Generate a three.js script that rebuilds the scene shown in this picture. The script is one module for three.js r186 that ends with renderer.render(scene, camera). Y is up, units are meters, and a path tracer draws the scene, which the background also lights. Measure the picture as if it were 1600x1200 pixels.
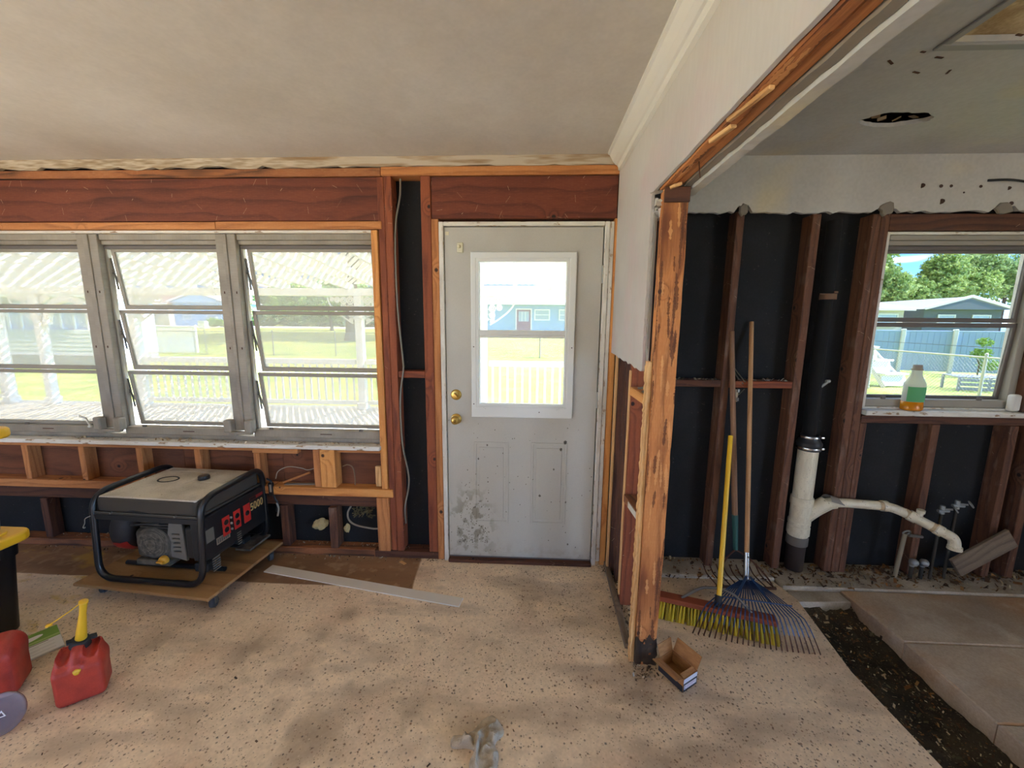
import * as THREE from 'three';
import { Sky } from 'three/addons/objects/Sky.js';
import { mergeGeometries, toCreasedNormals, mergeVertices } from 'three/addons/utils/BufferGeometryUtils.js';
import { MarchingCubes } from 'three/addons/objects/MarchingCubes.js';
import { RoundedBoxGeometry } from 'three/addons/geometries/RoundedBoxGeometry.js';

// ---------------------------------------------------------------- camera, sky, sun, exposure
const scene = new THREE.Scene();
const camera = new THREE.PerspectiveCamera(88.7, 4 / 3, 0.02, 400);
camera.position.set(0, 1.529, 2.34);
camera.rotation.set(THREE.MathUtils.degToRad(-8.771), THREE.MathUtils.degToRad(2.6016), THREE.MathUtils.degToRad(0.509), 'YXZ');
scene.add(camera);
const SUN = new THREE.Vector3(0.66, 0.74, 0.10).normalize();
const sky = new Sky();
sky.scale.setScalar(1000);
Object.assign(sky.material.uniforms.turbidity, { value: 12 });
Object.assign(sky.material.uniforms.rayleigh, { value: 0.22 });
Object.assign(sky.material.uniforms.mieCoefficient, { value: 0.005 });
Object.assign(sky.material.uniforms.mieDirectionalG, { value: 0.75 });
sky.material.uniforms.sunPosition.value.copy(SUN);
scene.add(sky);
scene.backgroundIntensity = 2.0;
const sun = new THREE.DirectionalLight(new THREE.Color(1, 0.86, 0.66), 14);
sun.position.copy(SUN).multiplyScalar(60).add(new THREE.Vector3(0, 0, -12));
sun.target.position.set(0, 0, -12);
sun.castShadow = true; sun.shadow.radius = 0.45;
sun.shadow.mapSize.set(4096, 4096);
Object.assign(sun.shadow.camera, { left: -50, right: 50, top: 40, bottom: -40, near: 1, far: 150 });
sun.name = 'sun';
scene.add(sun, sun.target);
const EXPOSURE = 2.32;

// ---------------------------------------------------------------- helpers
function mulberry(a) { return () => { a |= 0; a = (a + 0x6d2b79f5) | 0; let t = Math.imul(a ^ (a >>> 15), 1 | a); t = (t + Math.imul(t ^ (t >>> 7), 61 | t)) ^ t; return ((t ^ (t >>> 14)) >>> 0) / 4294967296; }; }
const R = mulberry(20240611);
const rr = (a, b) => a + (b - a) * R();
const clamp = (x, a = 0, b = 1) => Math.min(b, Math.max(a, x));
const sstep = (a, b, x) => { const t = clamp((x - a) / (b - a)); return t * t * (3 - 2 * t); };
const lerp = (a, b, t) => a + (b - a) * t;
function hash(x, y, s) { let h = Math.imul(x, 374761393) ^ Math.imul(y, 668265263) ^ Math.imul(s, 2147483647 ^ 0x5bd1e995); h = Math.imul(h ^ (h >>> 13), 1274126177); return ((h ^ (h >>> 16)) >>> 0) / 4294967296; }
// value noise, periodic in px, py (whole numbers)
function vn(x, y, s, px = 1 << 20, py = 1 << 20) {
  const ix = Math.floor(x), iy = Math.floor(y), fx = x - ix, fy = y - iy, m = (a, p) => ((a % p) + p) % p;
  const u = fx * fx * (3 - 2 * fx), v = fy * fy * (3 - 2 * fy);
  const x0 = m(ix, px), x1 = m(ix + 1, px), y0 = m(iy, py), y1 = m(iy + 1, py);
  return lerp(lerp(hash(x0, y0, s), hash(x1, y0, s), u), lerp(hash(x0, y1, s), hash(x1, y1, s), u), v);
}
function fbm(x, y, s, oct = 4, px = 1 << 20, py = 1 << 20) { let a = 0.5, t = 0, n = 0; for (let i = 0; i < oct; i++) { t += a * vn(x, y, s + i * 17, px, py); n += a; x *= 2; y *= 2; px *= 2; py *= 2; a *= 0.5; } return t / n; }
function dataTex(w, h, fn, { srgb = true, mx = 1, my = 1, wrap = THREE.RepeatWrapping } = {}) {
  const d = new Uint8Array(w * h * 4);
  for (let y = 0; y < h; y++) for (let x = 0; x < w; x++) {
    const c = fn(x / w, y / h, x, y), o = (y * w + x) * 4;
    d[o] = clamp(c[0], 0, 255); d[o + 1] = clamp(c[1], 0, 255); d[o + 2] = clamp(c[2], 0, 255); d[o + 3] = 255;
  }
  return finishTex(new THREE.DataTexture(d, w, h), srgb, mx, my, wrap);
}
function finishTex(t, srgb, mx, my, wrap = THREE.RepeatWrapping) {
  t.magFilter = THREE.LinearFilter; t.minFilter = THREE.LinearMipmapLinearFilter; t.generateMipmaps = true;
  t.wrapS = t.wrapT = wrap; t.repeat.set(1 / mx, 1 / my);
  if (srgb) t.colorSpace = THREE.SRGBColorSpace;
  t.needsUpdate = true;
  return t;
}
function canvasTex(w, h, draw) { const c = document.createElement('canvas'); c.width = w; c.height = h; draw(c.getContext('2d'), w, h); const t = new THREE.CanvasTexture(c); t.colorSpace = THREE.SRGBColorSpace; t.needsUpdate = true; return t; }
const mixc = (a, b, t) => [lerp(a[0], b[0], t), lerp(a[1], b[1], t), lerp(a[2], b[2], t)];
const std = (o) => new THREE.MeshStandardMaterial(o);
const phys = (o) => new THREE.MeshPhysicalMaterial(o);
const col = (r, g, b) => new THREE.Color().setRGB(r / 255, g / 255, b / 255, THREE.SRGBColorSpace);

// ---- geometry helpers: everything is non-indexed with position, normal, uv (uv in metres)
function clean(g) { if (g.index) g = g.toNonIndexed(); for (const k of Object.keys(g.attributes)) if (!['position', 'normal', 'uv', 'color'].includes(k)) g.deleteAttribute(k); if (!g.attributes.normal) g.computeVertexNormals(); if (!g.attributes.uv) g.setAttribute('uv', new THREE.BufferAttribute(new Float32Array(g.attributes.position.count * 2), 2)); g.clearGroups(); return g; }
const merge = (list) => { list = list.map(clean); if (list.some((g) => g.attributes.color)) for (const g of list) if (!g.attributes.color) g.setAttribute('color', new THREE.BufferAttribute(new Float32Array(g.attributes.position.count * 3).fill(1), 3)); return mergeGeometries(list, false); };
// uv by the face's main direction, in metres; 'grain' (0 x, 1 y, 2 z) runs along u
function boxUV(g, grain = -1, ou = 0, ov = 0) {
  g = clean(g);
  const p = g.attributes.position, uv = g.attributes.uv, a = new THREE.Vector3(), b = new THREE.Vector3(), c = new THREE.Vector3(), n = new THREE.Vector3();
  for (let i = 0; i < p.count; i += 3) {
    a.fromBufferAttribute(p, i); b.fromBufferAttribute(p, i + 1); c.fromBufferAttribute(p, i + 2);
    n.copy(b).sub(a).cross(c.clone().sub(a));
    const m = [Math.abs(n.x), Math.abs(n.y), Math.abs(n.z)], k = m.indexOf(Math.max(...m));
    let axes = [0, 1, 2].filter((q) => q !== k);
    if (grain >= 0) axes = k === grain ? axes : [grain, 3 - grain - k];
    else if (k === 0) axes = [2, 1];
    [a, b, c].forEach((q, j) => { const v = q.toArray(); uv.setXY(i + j, v[axes[0]] + ou, v[axes[1]] + ov + (grain >= 0 ? k * 0.13 : 0)); });
  }
  return g;
}
// chamfered box from corner to corner, in place
function plank(x0, y0, z0, x1, y1, z1, ch = 0.003, grain = -2) {
  const w = x1 - x0, h = y1 - y0, d = z1 - z0, c = Math.min(ch, w / 3, h / 3, d / 3), X = w / 2, Y = h / 2, Z = d / 2, v = [];
  const tri = (...t) => t.forEach((q) => v.push(...q));
  const corner = (sx, sy, sz, k) => [sx * (X - (k === 0 ? 0 : c)), sy * (Y - (k === 1 ? 0 : c)), sz * (Z - (k === 2 ? 0 : c))];
  const quad = (p, q, r, s) => { const n = new THREE.Vector3(...q).sub(new THREE.Vector3(...p)).cross(new THREE.Vector3(...r).sub(new THREE.Vector3(...p))); const m = new THREE.Vector3(...p).add(new THREE.Vector3(...r)); if (n.dot(m) > 0) { tri(p, q, r); tri(p, r, s); } else { tri(p, r, q); tri(p, s, r); } };
  for (let k = 0; k < 3; k++) for (const s of [-1, 1]) {
    const f = (a, b) => { const t = [0, 0, 0]; t[k] = s; t[(k + 1) % 3] = a; t[(k + 2) % 3] = b; return corner(...t, k); };
    quad(f(-1, -1), f(1, -1), f(1, 1), f(-1, 1));
  }
  if (c > 0) {
    for (let k = 0; k < 3; k++) for (const a of [-1, 1]) for (const b of [-1, 1]) {  // edges along axis k
      const i = (k + 1) % 3, j = (k + 2) % 3, f = (s, face) => { const t = [0, 0, 0]; t[k] = s; t[i] = a; t[j] = b; return corner(...t, face); };
      quad(f(-1, i), f(1, i), f(1, j), f(-1, j));
    }
    for (const sx of [-1, 1]) for (const sy of [-1, 1]) for (const sz of [-1, 1]) { const p = corner(sx, sy, sz, 0), q = corner(sx, sy, sz, 1), r = corner(sx, sy, sz, 2); if (sx * sy * sz > 0) tri(p, q, r); else tri(p, r, q); }
  }
  const g = new THREE.BufferGeometry();
  g.setAttribute('position', new THREE.BufferAttribute(new Float32Array(v), 3));
  g.setAttribute('uv', new THREE.BufferAttribute(new Float32Array(v.length / 3 * 2), 2));
  g.computeVertexNormals();
  const long = grain === -2 ? [w, h, d].indexOf(Math.max(w, h, d)) : grain;
  boxUV(g, long, rr(0, 3), rr(0, 3));
  return g.translate((x0 + x1) / 2, (y0 + y1) / 2, (z0 + z1) / 2);
}
const cbox = (w, h, d, ch = 0.003, grain = -2) => plank(-w / 2, -h / 2, -d / 2, w / 2, h / 2, d / 2, ch, grain);
const rbox = (w, h, d, r, seg = 3) => boxUV(new RoundedBoxGeometry(w, h, d, seg, r));
const V = (x, y, z) => new THREE.Vector3(x, y, z);
const at = (g, x, y, z, rx = 0, ry = 0, rz = 0) => { g.applyMatrix4(new THREE.Matrix4().compose(V(x, y, z), new THREE.Quaternion().setFromEuler(new THREE.Euler(rx, ry, rz, 'YXZ')), V(1, 1, 1))); return g; };
// rod with round section from a to b
function rod(a, b, r0, r1 = r0, seg = 12, open = false) {
  const d = b.clone().sub(a), g = new THREE.CylinderGeometry(r1, r0, d.length(), seg, 1, open);
  g.applyQuaternion(new THREE.Quaternion().setFromUnitVectors(V(0, 1, 0), d.clone().normalize())).translate(...a.clone().add(b).multiplyScalar(0.5).toArray());
  const uv = g.attributes.uv, L = d.length(); for (let i = 0; i < uv.count; i++) uv.setXY(i, uv.getY(i) * L, uv.getX(i) * 6.28 * r0);
  return clean(g);
}
// flat bar from a to b: w across (along the side vector), t thick
function bar(a, b, w, t, side = V(1, 0, 0)) {
  const d = b.clone().sub(a), L = d.length(), y = d.normalize(), z = side.clone().cross(y).normalize(), x = y.clone().cross(z);
  const g = cbox(w, L, t, Math.min(w, t) * 0.2, 1);
  g.applyMatrix4(new THREE.Matrix4().makeBasis(x, y, z)).translate(...a.clone().add(b).multiplyScalar(0.5).toArray());
  return g;
}
const tube = (pts, r, seg = 40, rad = 8, closed = false, tension = 0.5) => clean(new THREE.TubeGeometry(new THREE.CatmullRomCurve3(pts, closed, 'catmullrom', tension), seg, r, rad, closed));
// polyline with rounded corners as a dense list of points
function rounded(pts, r, closed = false, n = 6) {
  const out = [], N = pts.length;
  for (let i = 0; i < N; i++) {
    if (!closed && (i === 0 || i === N - 1)) { out.push(pts[i].clone()); continue; }
    const p = pts[(i + N - 1) % N], q = pts[i], s = pts[(i + 1) % N], a = q.clone().add(p.clone().sub(q).setLength(Math.min(r, p.distanceTo(q) * 0.49))), b = q.clone().add(s.clone().sub(q).setLength(Math.min(r, s.distanceTo(q) * 0.49)));
    const c = new THREE.QuadraticBezierCurve3(a, q, b); for (let k = 0; k <= n; k++) out.push(c.getPoint(k / n));
  }
  return out;
}
class PolyPath extends THREE.CurvePath {}
function pipe(pts, r, bend, { closed = false, rad = 10, n = 6 } = {}) {
  const q = rounded(pts, bend, closed, n), c = new PolyPath();
  for (let i = 0; i + 1 < q.length; i++) if (q[i].distanceTo(q[i + 1]) > 1e-5) c.add(new THREE.LineCurve3(q[i], q[i + 1]));
  if (closed) c.add(new THREE.LineCurve3(q[q.length - 1], q[0]));
  // sample at every vertex
  const P = []; for (const l of c.curves) P.push(l.v1); if (!closed) P.push(c.curves[c.curves.length - 1].v2);
  return sweep(P, (t) => { const o = []; for (let k = 0; k < rad; k++) { const a = (k / rad) * Math.PI * 2; o.push([Math.cos(a) * r, Math.sin(a) * r]); } return o; }, closed, true);
}
// sweeps a closed profile along points with parallel transport
function sweep(P, prof, closed = false, smooth = false, up = null) {
  const N = P.length, rings = []; let nrm = null, tPrev = null;
  for (let i = 0; i < N; i++) {
    const a = P[closed ? (i + N - 1) % N : Math.max(0, i - 1)], b = P[closed ? (i + 1) % N : Math.min(N - 1, i + 1)], t = b.clone().sub(a).normalize();
    if (!nrm) { nrm = up ? up.clone() : Math.abs(t.y) < 0.9 ? V(0, 1, 0) : V(1, 0, 0); nrm.sub(t.clone().multiplyScalar(nrm.dot(t))).normalize(); }
    else { const q = new THREE.Quaternion().setFromUnitVectors(tPrev, t); nrm.applyQuaternion(q); nrm.sub(t.clone().multiplyScalar(nrm.dot(t))).normalize(); }
    tPrev = t; const bi = t.clone().cross(nrm);
    rings.push(prof(i / (N - 1)).map(([u, v]) => P[i].clone().addScaledVector(bi, u).addScaledVector(nrm, v)));
  }
  const M = rings[0].length, idx = [], pos = [], uv = []; let len = 0;
  for (let i = 0; i < N; i++) { if (i) len += P[i].distanceTo(P[i - 1]); for (let k = 0; k < M; k++) { pos.push(...rings[i][k].toArray()); uv.push(len, k / M * 0.2); } }
  for (let i = 0; i < (closed ? N : N - 1); i++) for (let k = 0; k < M; k++) { const a = i * M + k, b = i * M + (k + 1) % M, c = ((i + 1) % N) * M + k, d = ((i + 1) % N) * M + (k + 1) % M; idx.push(a, b, c, b, d, c); }
  if (!closed) for (const [r, s] of [[0, 0], [N - 1, 1]]) for (let k = 1; k + 1 < M; k++) { const o = r * M; idx.push(...(s ? [o, o + k, o + k + 1] : [o, o + k + 1, o + k])); }
  let g = new THREE.BufferGeometry();
  g.setAttribute('position', new THREE.Float32BufferAttribute(pos, 3)); g.setAttribute('uv', new THREE.Float32BufferAttribute(uv, 2)); g.setIndex(idx);
  g.computeVertexNormals();
  return smooth ? clean(toCreasedNormals(g, 1.0)) : (() => { const q = g.toNonIndexed(); q.computeVertexNormals(); return clean(q); })();
}
function lathe(pts, seg = 28) { return clean(new THREE.LatheGeometry(pts.map(([x, y]) => new THREE.Vector2(x, y)), seg)); }
// flat outline [[x,y]...] with holes, thickness t along +z, uv in metres
function slab(outline, t, holes = [], bevel = 0, seg = 1) {
  const s = new THREE.Shape(outline.map(([x, y]) => new THREE.Vector2(x, y)));
  for (const h of holes) s.holes.push(new THREE.Path(h.map(([x, y]) => new THREE.Vector2(x, y))));
  const g = clean(new THREE.ExtrudeGeometry(s, { depth: t - 2 * bevel, bevelEnabled: bevel > 0, bevelThickness: bevel, bevelSize: bevel, bevelOffset: -bevel, bevelSegments: seg, curveSegments: 12 }));
  return boxUV(g.translate(0, 0, bevel));
}
const rect = (x0, y0, x1, y1) => [[x0, y0], [x1, y0], [x1, y1], [x0, y1]];
// closed surface of a field (negative inside) by marching cubes, in a cube of half-size s about c
function sdfMesh(fn, c, s, res) {
  const mc = new MarchingCubes(res, new THREE.MeshBasicMaterial(), false, false, 200000); mc.isolation = 0;
  const half = res / 2; let k = 0;
  for (let z = 0; z < res; z++) for (let y = 0; y < res; y++) for (let x = 0; x < res; x++) mc.field[k++] = -fn(c.x + (x - half) / half * s, c.y + (y - half) / half * s, c.z + (z - half) / half * s);
  mc.update();
  const n = mc.count, pos = new Float32Array(mc.positionArray.slice(0, n * 3));
  for (let i = 0; i < n; i++) { pos[i * 3] = pos[i * 3] * s + c.x; pos[i * 3 + 1] = pos[i * 3 + 1] * s + c.y; pos[i * 3 + 2] = pos[i * 3 + 2] * s + c.z; }
  let g = new THREE.BufferGeometry(); g.setAttribute('position', new THREE.BufferAttribute(pos, 3));
  g = mergeVertices(g, 1e-5); g.computeVertexNormals();
  return boxUV(clean(g));
}
const sdBox = (x, y, z, bx, by, bz, r) => { const qx = Math.abs(x) - bx + r, qy = Math.abs(y) - by + r, qz = Math.abs(z) - bz + r; return Math.hypot(Math.max(qx, 0), Math.max(qy, 0), Math.max(qz, 0)) + Math.min(Math.max(qx, qy, qz), 0) - r; };
const sdCap = (x, y, z, a, b, r) => { const px = x - a[0], py = y - a[1], pz = z - a[2], dx = b[0] - a[0], dy = b[1] - a[1], dz = b[2] - a[2], h = clamp((px * dx + py * dy + pz * dz) / (dx * dx + dy * dy + dz * dz)); return Math.hypot(px - dx * h, py - dy * h, pz - dz * h) - r; };
const smin = (a, b, k) => { const h = clamp(0.5 + 0.5 * (b - a) / k); return lerp(b, a, h) - k * h * (1 - h); };

// ---- objects
const used = new Map();
function numbered(n) { const k = used.get(n) || 0; used.set(n, k + 1); return k ? `${n}_${String(k).padStart(3, '0')}` : n; }
function tag(o, label, category, group, kind) { Object.assign(o.userData, { label, category }); if (group) o.userData.group = group; if (kind) o.userData.kind = kind; return o; }
function mesh(name, g, m) { const o = new THREE.Mesh(Array.isArray(g) ? merge(g) : g, m); o.name = name; o.castShadow = o.receiveShadow = true; return o; }
function part(name, g, m, parent, label) { const o = mesh(name, g, m); parent.add(o); if (label) o.userData.label = label; return o; }
function group(name, [x, y, z] = [0, 0, 0], ry = 0) { const o = new THREE.Group(); o.name = numbered(name); o.position.set(x, y, z); o.rotation.y = ry; scene.add(o); return o; }
function thing(name, label, category, pos, ry, grp) { return tag(group(name, pos, ry), label, category, grp); }
function single(name, g, m, label, category, grp, kind) { const o = mesh(numbered(name), g, m); scene.add(o); return tag(o, label, category, grp, kind); }
const each = (name, list, m, parent) => list.map((g) => part(name, g, m, parent));
function struct(name, g, m) { const o = g ? mesh(numbered(name), g, m) : group(name); if (g) scene.add(o); o.userData.kind = 'structure'; return o; }

// ---------------------------------------------------------------- materials
function woodTex(seed, base, dark, light, { knots = 3, scratch = 0, worn = 0, gouge = 0, rings = 9, blotch = 0.35, w = 1024, h = 256 } = {}) {
  const rnd = mulberry(seed), K = []; for (let i = 0; i < knots; i++) K.push([rnd(), rnd(), 0.006 + rnd() * 0.016]);
  const S = []; for (let i = 0; i < scratch; i++) S.push([rnd(), rnd(), (rnd() - 0.5) * 0.05, (rnd() - 0.5) * 0.25, 0.5 + rnd()]);
  const t = dataTex(w, h, (u, v) => {
    let warp = 0; for (const [kx, ky, kr] of K) { let dx = Math.abs(u - kx); dx = Math.min(dx, 1 - dx); let dy = Math.abs(v - ky); dy = Math.min(dy, 1 - dy); const d = Math.hypot(dx * 1.6, dy * 0.42); warp += 0.10 * Math.exp(-d * d / (kr * kr * 9)); }
    const r = v * rings + fbm(u * 3, v * 3, seed, 3, 3, 3) * 2.4 + warp * 22, f = r - Math.floor(r), ring = f < 0.75 ? f / 0.75 : (1 - f) / 0.25;
    const fib = vn(u * 24, v * 190, seed + 5, 24, 190), fib2 = vn(u * 90, v * 256, seed + 6, 90, 256), bl = fbm(u * 5, v * 3, seed + 9, 4, 5, 3);
    let c = mixc(base, dark, clamp(0.65 * ring * ring + 0.3 * (fib - 0.45) + (bl - 0.5) * blotch * 2));
    c = mixc(c, light, clamp((fib2 - 0.6) * 0.9 + (0.42 - bl) * blotch));
    for (const [kx, ky, kr] of K) { let dx = Math.abs(u - kx); dx = Math.min(dx, 1 - dx); let dy = Math.abs(v - ky); dy = Math.min(dy, 1 - dy); const d = Math.hypot(dx * 1.6, dy * 0.42); c = mixc(c, dark.map((q) => q * 0.45), sstep(kr, kr * 0.55, d)); }
    if (worn) { const q = fbm(u * 14, v * 9, seed + 31, 4, 14, 9); c = mixc(c, [170, 165, 158], clamp((q - 0.62) * 6) * worn); }
    return c;
  }, { mx: 1.5, my: 0.36 });
  for (let i = 0; i < gouge; i++) { const cx = rnd() * w, cy = rnd() * h, L = (0.012 + rnd() * 0.05) * w, B = (0.006 + rnd() * 0.016) * h, a = (rnd() - 0.5) * 0.12, dk = rnd() < 0.75; for (let x = -L; x <= L; x++) { const q = Math.sqrt(1 - (x / L) ** 2) * B * (0.4 + 0.9 * vn(x * 0.25 + 900, i, seed + 41)); for (let y = -q; y <= q; y++) { const px = ((Math.floor(cx + x) % w) + w) % w, py = ((Math.floor(cy + y + a * x) % h) + h) % h, o = (py * w + px) * 4, k = 0.65; for (let c = 0; c < 3; c++) t.image.data[o + c] = lerp(t.image.data[o + c], dk ? dark[c] * 0.75 : light[c], k); } } }
  if (S.length) { const d = t.image.data; for (const [x, y, dx, dy, a] of S) { const n = 60; for (let i = 0; i < n; i++) { const px = Math.floor(((x + dx * i / n + 1) % 1) * w), py = Math.floor(((y + dy * i / n + 2) % 1) * h), o = (py * w + px) * 4; if (rnd() < 0.75) for (let c = 0; c < 3; c++) d[o + c] = lerp(d[o + c], [200, 180, 150][c], 0.5 * a); } } }
  return t;
}
const wood = (seed, base, dark, light, o = {}) => { const t = woodTex(seed, base, dark, light, o); return std({ map: t, bumpMap: t, bumpScale: o.bump ?? 0.0025, roughness: o.rough ?? 0.78 }); };
const M = {};
M.redHeader = wood(11, [112, 54, 34], [70, 31, 20], [142, 82, 52], { knots: 1, scratch: 36, rings: 5, bump: 0.0015 });
M.orange = wood(12, [192, 126, 72], [142, 84, 44], [216, 160, 104], { knots: 3, rings: 8 });
M.honey = wood(13, [216, 148, 78], [168, 98, 46], [238, 184, 118], { knots: 3, rings: 7 });
M.redStud = wood(14, [142, 74, 42], [92, 42, 26], [176, 104, 66], { knots: 3, scratch: 14, rings: 7 });
M.post = wood(15, [196, 126, 70], [118, 64, 32], [226, 164, 102], { knots: 1, rings: 6, blotch: 0.7, bump: 0.007, gouge: 130 });
M.paleSplit = wood(16, [226, 178, 118], [172, 120, 70], [246, 214, 164], { knots: 0, rings: 12, bump: 0.006 });
M.dark = wood(17, [92, 54, 34], [52, 28, 18], [124, 80, 54], { knots: 3, scratch: 12, rings: 8 });
M.darkWorn = wood(18, [104, 66, 44], [58, 34, 24], [138, 96, 70], { knots: 3, scratch: 20, worn: 0.22, rings: 8 });
M.board = wood(19, [122, 72, 44], [80, 44, 26], [152, 98, 62], { knots: 2, rings: 3, bump: 0.001 });
M.oldPlate = wood(20, [150, 92, 54], [60, 36, 22], [184, 134, 88], { knots: 2, rings: 6, blotch: 0.9 });
M.ply = wood(21, [160, 120, 74], [118, 84, 50], [184, 146, 98], { knots: 1, rings: 3, blotch: 0.6, bump: 0.001 });
M.handle = wood(22, [196, 150, 104], [150, 104, 66], [222, 182, 138], { knots: 0, rings: 14, bump: 0.0008 });
M.grayBoard = wood(23, [126, 108, 88], [84, 70, 56], [156, 140, 120], { knots: 1, rings: 8 });
M.felt = (() => { const t = dataTex(512, 512, (u, v) => { const n = fbm(u * 6, v * 6, 41, 5, 6, 6), s = vn(u * 180, v * 180, 44, 180, 180), w = vn(u * 60, v * 60, 46, 60, 60), c = mixc([16, 17, 19], [26, 27, 30], clamp((n - 0.4) * 2)); return w > 0.93 && s > 0.55 ? [58, 54, 50] : c.map((q) => q + (s - 0.5) * 9); }, { mx: 1.1, my: 1.1 }); return std({ map: t, bumpMap: t, bumpScale: 0.001, roughness: 0.85 }); })();
M.ceiling = (() => { const t = dataTex(1024, 1024, (u, v) => { const n = fbm(u * 5, v * 5, 51, 5, 5, 5), f = vn(u * 300, v * 300, 53, 300, 300), r = fbm(u * 60, v * 60, 54, 3, 60, 60); return mixc([206, 200, 188], [190, 182, 168], clamp((n - 0.35) * 1.8)).map((q) => q + (f - 0.5) * 5 + (r - 0.5) * 8); }, { mx: 3, my: 3 }); return std({ map: t, bumpMap: t, bumpScale: 0.0015, roughness: 0.95 }); })();
M.drywall = (() => { const t = dataTex(1024, 1024, (u, v) => { const n = fbm(u * 4, v * 4, 61, 5, 4, 4), br = vn(u * 240, v * 40, 63, 240, 40), p = fbm(u * 9, v * 9, 67, 4, 9, 9); let c = mixc([194, 188, 180], [176, 168, 160], clamp((n - 0.35) * 1.7)); c = mixc(c, [198, 172, 170], clamp((p - 0.5) * 2.4) * 0.6); return c.map((q) => q + (br - 0.5) * 4); }, { mx: 1.6, my: 1.6 }); return std({ map: t, bumpMap: t, bumpScale: 0.0015, roughness: 0.85 }); })();
M.plaster = (() => { const t = dataTex(1024, 1024, (u, v) => { const n = fbm(u * 4, v * 4, 71, 5, 4, 4), f = vn(u * 200, v * 200, 73, 200, 200), p = fbm(u * 7, v * 7, 77, 5, 7, 7); let c = mixc([194, 192, 185], [168, 164, 156], clamp((n - 0.35) * 1.8)); c = mixc(c, [206, 190, 146], clamp((p - 0.52) * 3) * 0.6); return c.map((q) => q + (f - 0.5) * 8); }, { mx: 2.2, my: 2.2 }); return std({ map: t, bumpMap: t, bumpScale: 0.002, roughness: 0.92 }); })();
M.gypsum = std({ color: col(206, 200, 188), roughness: 1 });
M.whitePaint = (() => { const t = dataTex(512, 128, (u, v) => { const n = fbm(u * 8, v * 8, 81, 4, 8, 8), f = vn(u * 120, v * 60, 83, 120, 60), p = fbm(u * 20, v * 14, 85, 4, 20, 14); let c = mixc([222, 216, 203], [198, 190, 175], clamp((n - 0.35) * 2)); if (p > 0.7) c = mixc(c, [150, 122, 92], clamp((p - 0.7) * 12)); return c.map((q) => q + (f - 0.5) * 6); }, { mx: 0.9, my: 0.25 }); return std({ map: t, bumpMap: t, bumpScale: 0.003, roughness: 0.7 }); })();
M.crown = std({ color: col(210, 206, 196), roughness: 0.55 });
M.mullion = (() => { const t = dataTex(256, 512, (u, v) => { const n = fbm(u * 3, v * 6, 91, 4, 3, 6), f = vn(u * 90, v * 30, 93, 90, 30); return mixc([152, 142, 126], [130, 120, 106], clamp((n - 0.3) * 1.8)).map((q) => q + (f - 0.5) * 8); }, { mx: 0.3, my: 0.9 }); return std({ map: t, roughness: 0.6 }); })();
M.alu = std({ color: col(150, 142, 128), roughness: 0.7 });
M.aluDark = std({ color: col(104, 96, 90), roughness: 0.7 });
M.chrome = std({ color: col(190, 190, 188), roughness: 0.25, metalness: 1 });
M.steel = std({ color: col(120, 118, 114), roughness: 0.5, metalness: 0.8 });
M.rust = std({ color: col(84, 52, 38), roughness: 0.85, metalness: 0.3 });
M.brass = std({ color: col(206, 172, 96), roughness: 0.28, metalness: 1 });
M.dust = std({ color: col(120, 110, 92), roughness: 1 });
const pane = (t, rough, tint = [1, 1, 1]) => phys({ color: new THREE.Color().setRGB(t * tint[0], t * tint[1], t * tint[2]), transmission: 1, thickness: 0, roughness: rough, ior: 1.45, specularIntensity: 0.35 });  // colour adds a grey tint that dims the bright outdoors
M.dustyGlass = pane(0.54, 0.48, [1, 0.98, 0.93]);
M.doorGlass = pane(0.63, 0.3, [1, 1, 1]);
M.kitchenGlass = pane(0.57, 0.03, [0.95, 1, 1.05]);
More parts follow.
